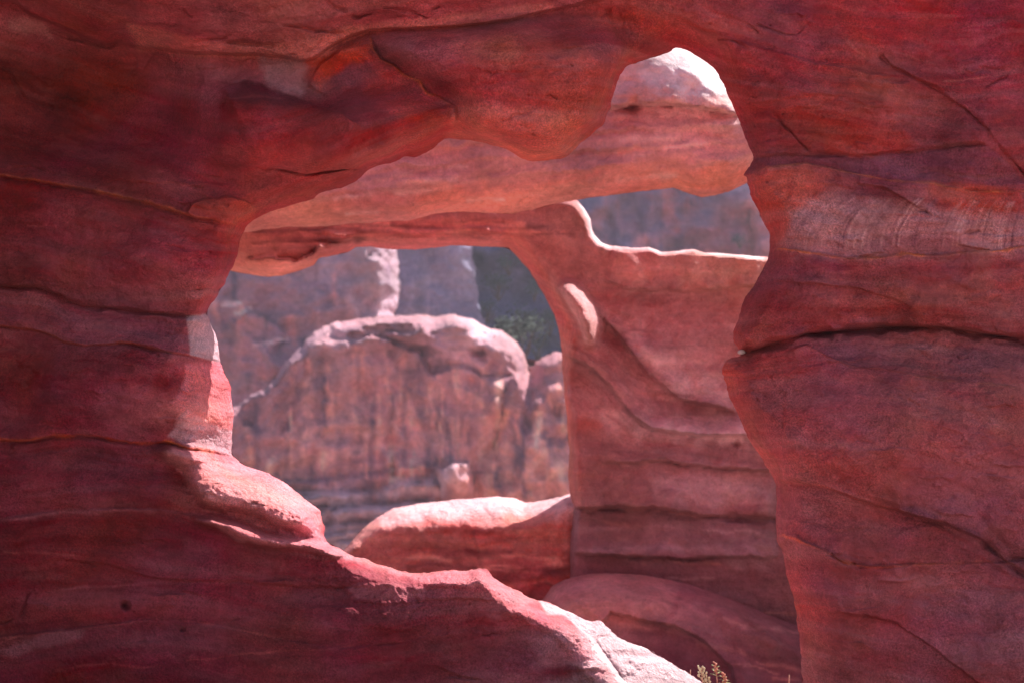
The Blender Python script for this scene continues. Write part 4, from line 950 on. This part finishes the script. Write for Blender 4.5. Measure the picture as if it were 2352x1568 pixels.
def ground():
    xs = np.concatenate([np.arange(-400, -20, 20), np.arange(-20, 20, 0.35), np.arange(20, 420, 20)])
    ys = np.concatenate([np.arange(-300, -6, 14), np.arange(-6, 20, 0.35), np.arange(20, 420, 10)])
    X, Y = np.meshgrid(xs, ys)
    Z = gz(X, Y)
    V = np.stack([X, Y, Z], -1).reshape(-1, 3)
    n = len(xs); j, i = np.meshgrid(np.arange(len(ys)-1), np.arange(n-1), indexing='ij')
    a = (j*n+i).ravel(); F = np.stack([a, a+1, a+n+1, a+n], -1)
    m = plain_mat('red_sand', (0.42, 0.26, 0.21), 0.95, 0.2, 3.0)
    o = mesh_np('ground', V, F, m)
    o['kind'] = 'structure'
ground()

#==================================================================== plants, scrub, pebble
def at(px, py, Y):
    k = Y*36.0/LENS/W0
    return Vector(((px-W0/2)*k, Y, (H0/2-py)*k))

class MB:
    def __init__(self): self.v = []; self.f = []
    def tube(self, pts, rads, n=7):
        rings = []
        for i, (p_, r) in enumerate(zip(pts, rads)):
            d_ = (pts[min(i+1, len(pts)-1)]-pts[max(i-1, 0)]).normalized()
            a = d_.orthogonal().normalized(); c = d_.cross(a)
            if i and abs(a.dot(self.pa)) < 0.99:
                a = (self.pa-d_*self.pa.dot(d_)).normalized(); c = d_.cross(a)
            self.pa = a
            rings.append(len(self.v))
            for k in range(n):
                t = 2*math.pi*k/n
                self.v.append(p_+(a*math.cos(t)+c*math.sin(t))*r)
        for r0, r1 in zip(rings, rings[1:]):
            for k in range(n):
                self.f.append((r0+k, r0+(k+1) % n, r1+(k+1) % n, r1+k))
        self.f.append(tuple(rings[0]+k for k in range(n))[::-1]); self.f.append(tuple(rings[-1]+k for k in range(n)))
    def pod(self, c, d_, L, r):
        d_ = d_.normalized()
        self.tube([c+d_*L*t for t in (0, .15, .4, .7, .9, 1)], [r*.3, r*.8, r, r*.85, r*.5, r*.12], 6)
    def leaf(self, c, d_, L, wd_, up):
        d_ = d_.normalized(); s_ = d_.cross(up)
        if s_.length < 1e-4: s_ = d_.orthogonal()
        s_.normalize(); n_ = s_.cross(d_)
        b0 = len(self.v); th = wd_*0.10
        prof = [(0, .12), (.3, .8), (.6, 1), (.85, .6), (1, .05)]
        for sgn in (1, -1):
            for t, w_ in prof:
                q = c+d_*L*t-n_*L*0.18*t*t
                self.v += [q-s_*wd_*w_*.5+n_*sgn*th*.3, q+n_*(sgn*th-wd_*.12), q+s_*wd_*w_*.5+n_*sgn*th*.3]
        m = len(prof)
        for i in range(m-1):
            for k in (0, 1):
                a = b0+i*3+k
                self.f.append((a, a+1, a+4, a+3)); a += m*3
                self.f.append((a, a+3, a+4, a+1))
    def build(self, name, mat, parent):
        me = bpy.data.meshes.new(name); me.from_pydata([tuple(v) for v in self.v], [], self.f); me.update()
        me.polygons.foreach_set('use_smooth', [True]*len(me.polygons))
        me.materials.append(mat); o = bpy.data.objects.new(name, me); SC.collection.objects.link(o)
        if parent is not None:
            o.parent = parent
            o.location = (0, 0, 0)
            o.matrix_parent_inverse = parent.matrix_world.inverted()
        return o

R_ = random.Random(4)
STEM = plain_mat('dry_stem', (0.50, 0.26, 0.19), 0.7, 0.2, 60)
POD = plain_mat('pale_bracts', (0.60, 0.55, 0.36), 0.7, 0.25, 90)
REDB = plain_mat('red_bracts', (0.60, 0.27, 0.20), 0.7, 0.25, 90)
LEAFM = plain_mat('dusty_leaf', (0.30, 0.32, 0.16), 0.7, 0.3, 60)
PX = 6.98*36/LENS/W0
def plant(name_label, base_px, tops, kind):
    Y = 6.98
    x0 = at(base_px, 1500, Y).x
    base = Vector((x0, Y, float(gz(x0, Y))-0.01))
    t = bpy.data.objects.new('desert_plant', None); SC.collection.objects.link(t); t.location = base
    t['label'] = name_label; t['category'] = 'plant'; t['group'] = 'small dry plants growing in the gap at the foot of the opening'
    bpy.context.view_layer.update()
    for tp in tops:
        top = at(tp[0], tp[1], Y+tp[2])
        mid_ = base.lerp(top, 0.55)+Vector((0.012*tp[3], 0, 0.0))
        pts = []
        for i in range(13):
            u = i/12
            pts.append(base*(1-u)**2+mid_*2*u*(1-u)+top*u*u+Vector((R_.uniform(-1, 1)*.0012, 0, 0)))
        m = MB(); m.tube(pts, [0.0034*(1-.5*i/12)*tp[4] for i in range(13)]); m.build('stem', STEM, t)
        k = tp[5]
        pods = MB(); lv = MB()
        n = {'pods': 15, 'spike': 11, 'bare': 0}[k]
        for j in range(n):
            u = 1-0.13*(j/max(n, 1))**1.0
            i = u*12; a = pts[min(int(i), 11)].lerp(pts[min(int(i)+1, 12)], i-int(i))
            ang = j*2.4+R_.uniform(-.3, .3)
            d_ = Vector((math.cos(ang), math.sin(ang)*.8, R_.uniform(.25, 1.1)))
            if k == 'pods':
                c = a+d_.normalized()*0.006
                m2 = c+d_.normalized()*R_.uniform(.004, .012)
                pods.tube([a, m2], [0.0016, 0.0013], 5)
                pods.pod(m2, Vector((d_.x*.5, d_.y*.5, 1)), R_.uniform(.008, .012), R_.uniform(.003, .0045))
                if j % 3 == 0: lv.leaf(a, d_, .016, .006, Vector((0, 0, 1)))
            else:
                pods.pod(a, d_, R_.uniform(.010, .015), R_.uniform(.003, .005))
                lv.leaf(a-Vector((0, 0, .012)), Vector((d_.x, d_.y, .45)), R_.uniform(.016, .028), R_.uniform(.007, .010), Vector((0, 0, 1)))
        if n:
            pods.build('bracts', POD if k == 'pods' else REDB, t); lv.build('leaves', LEAFM, t)
        # lower leaves
    low = MB()
    for j in range(12):
        ang = j*2.39; d_ = Vector((math.cos(ang), math.sin(ang), .35))
        low.leaf(base+Vector((0, 0, .03+.012*j)), d_, .05-.001*j, .016, Vector((0, 0, 1)))
    low.build('leaf_rosette', LEAFM, t)
plant('pale green budded sprig with a pinkish twig, nearest the white slab', 1616, [(1611, 1533, 0, 1, 1, 'pods'), (1586, 1537, .02, -3, 1.1, 'bare'), (1622, 1556, .02, 1, 1, 'pods')], 'pods')
plant('reddish leafy flower spike standing between the budded sprig and the bare stalk', 1652, [(1643, 1520, .05, 1, 1.2, 'spike'), (1662, 1545, .06, 2, 1, 'spike')], 'spike')
plant('single bare pinkish stalk beside the right pillar of the opening', 1832, [(1812, 1549, .03, -1, 1.5, 'bare')], 'bare')

# scrub far off
BUSH = [plain_mat('scrub_leaf', (0.045, 0.065, 0.055), 0.8, 0.35, 2), plain_mat('grey_scrub_leaf', (0.05, 0.06, 0.045), 0.8, 0.35, 2)]
WOOD = plain_mat('scrub_wood', (0.12, 0.08, 0.06), 0.9, 0.3, 4)
def bush(px, py, Y, w_, h_, mi, label, n=900):
    c = at(px, py, Y)
    t = bpy.data.objects.new('shrub', None); SC.collection.objects.link(t); t.location = (c.x, c.y, c.z-h_*.5)
    t['label'] = label; t['category'] = 'shrub'; t['group'] = 'shrubs on the far rocks'
    bpy.context.view_layer.update()
    base = Vector(t.location)
    st = MB(); fo = MB()
    tips = []
    for j in range(9):
        a = R_.uniform(0, 6.28); e = Vector((math.cos(a)*w_*.33*R_.uniform(.3, 1), math.sin(a)*w_*.3, h_*R_.uniform(.45, .9)))
        mid_ = base+e*.5+Vector((R_.uniform(-.1, .1)*w_, 0, h_*.05))
        st.tube([base, mid_, base+e], [w_*.022, w_*.014, w_*.006], 5); tips.append((base+e, w_*R_.uniform(.16, .3)))
    for j in range(n):
        q, r = tips[j % 9]
        while True:
            v = Vector((R_.uniform(-1, 1), R_.uniform(-1, 1), R_.uniform(-1, 1)))
            if v.length < 1: break
        q = q+Vector((v.x, v.y, v.z*.8))*r
        dd = Vector((R_.uniform(-1, 1), R_.uniform(-1, 1), R_.uniform(-.5, 1)))
        s_ = w_*.055*R_.uniform(.6, 1.4); a = dd.orthogonal().normalized()*s_*.5; dd = dd.normalized()*s_
        k = len(fo.v); fo.v += [q, q+dd*.5+a, q+dd, q+dd*.5-a]; fo.f.append((k, k+1, k+2, k+3))
    st.build('branches', WOOD, t); fo.build('foliage', BUSH[mi], t)
bush(1186, 800, 74, 2.6, 2.8, 1, 'grey green bush rising right behind the crown of the streaked cliff')
for (px, py, w_, h_, lb) in [(1145, 662, 4.2, 3.0, 'dark shrub beside the right edge of the grey cliff'),
        (1204, 737, 5.2, 3.6, 'wide dark shrub on the slope just above the grey green bush'),
        (1262, 742, 3.6, 3.0, 'dark shrub at the slope edge touching the arch jamb'),
        (1170, 610, 3.6, 2.4, 'small dark shrub high on the slope below the arch lintel'),
        (1236, 800, 4.0, 3.2, 'dark shrub low in the notch right of the cliff crown'),
        (1228, 668, 3.2, 2.6, 'dark shrub halfway up the shadowed slope near the arch curve'),
        (1118, 716, 3.0, 2.6, 'dark shrub just over the top of the streaked cliff crown'),
        (1700, 556, 2.2, 1.6, 'greenish shrub above the middle wall close to the right pillar')]:
    bush(px, py, 118, w_*.6, h_*.6, 0, lb, 320)

# small pale stone added for the sunlit glint in the crack mouth
def glint_pebble(px, py, o_px, r, label, c):
    rr = random.Random(int(px)); p0 = at(px, py, 6.0-o_px*near.S)
    m = MB(); n = 8; k = 6
    for j in range(1, k):
        for i in range(n):
            a = 2*math.pi*i/n; e = math.pi*j/k
            q = r*rr.uniform(.85, 1.12)
            m.v.append(p0+Vector((math.cos(a)*math.sin(e)*q*1.3, math.sin(a)*math.sin(e)*q, math.cos(e)*q*.8)))
    m.v += [p0+Vector((0, 0, r*.8)), p0-Vector((0, 0, r*.8))]; T = len(m.v)-2
    for j in range(k-2):
        for i in range(n):
            m.f.append((j*n+i, (j+1)*n+i, (j+1)*n+(i+1) % n, j*n+(i+1) % n))
    for i in range(n):
        m.f.append((T, i, (i+1) % n)); m.f.append((T+1, (k-2)*n+(i+1) % n, (k-2)*n+i))
    o = m.build('glint_pebble', plain_mat('glint_pebble_stone', c, .7, .2, 80), None)
    o['label'] = label; o['category'] = 'glint_pebble'
    return o
glint_pebble(1703, 808, -60, 0.012, 'tiny pale pebble added for the sunlit glint in the mouth of the dark crack on the right pillar', (.62, .5, .45))

# the dusty air of the valley
bpy.ops.mesh.primitive_cube_add(size=1)
hz = bpy.context.object; hz.name = 'haze'; hz.data.name = 'haze'
hz.scale = (900, 900, 75); hz.location = (0, 60, -37.5+55)
hz['kind'] = 'stuff'
hm = bpy.data.materials.new('dusty_air'); hm.use_nodes = True
hn = hm.node_tree; hn.nodes.remove(hn.nodes['Principled BSDF'])
pv = hn.nodes.new('ShaderNodeVolumePrincipled')
pv.inputs['Color'].default_value = (0.95, 0.88, 0.95, 1)
pv.inputs['Density'].default_value = 0.0008
pv.inputs['Anisotropy'].default_value = 0.1
hn.links.new(pv.outputs[0], hn.nodes['Material Output'].inputs['Volume'])
hz.data.materials.append(hm)
#END
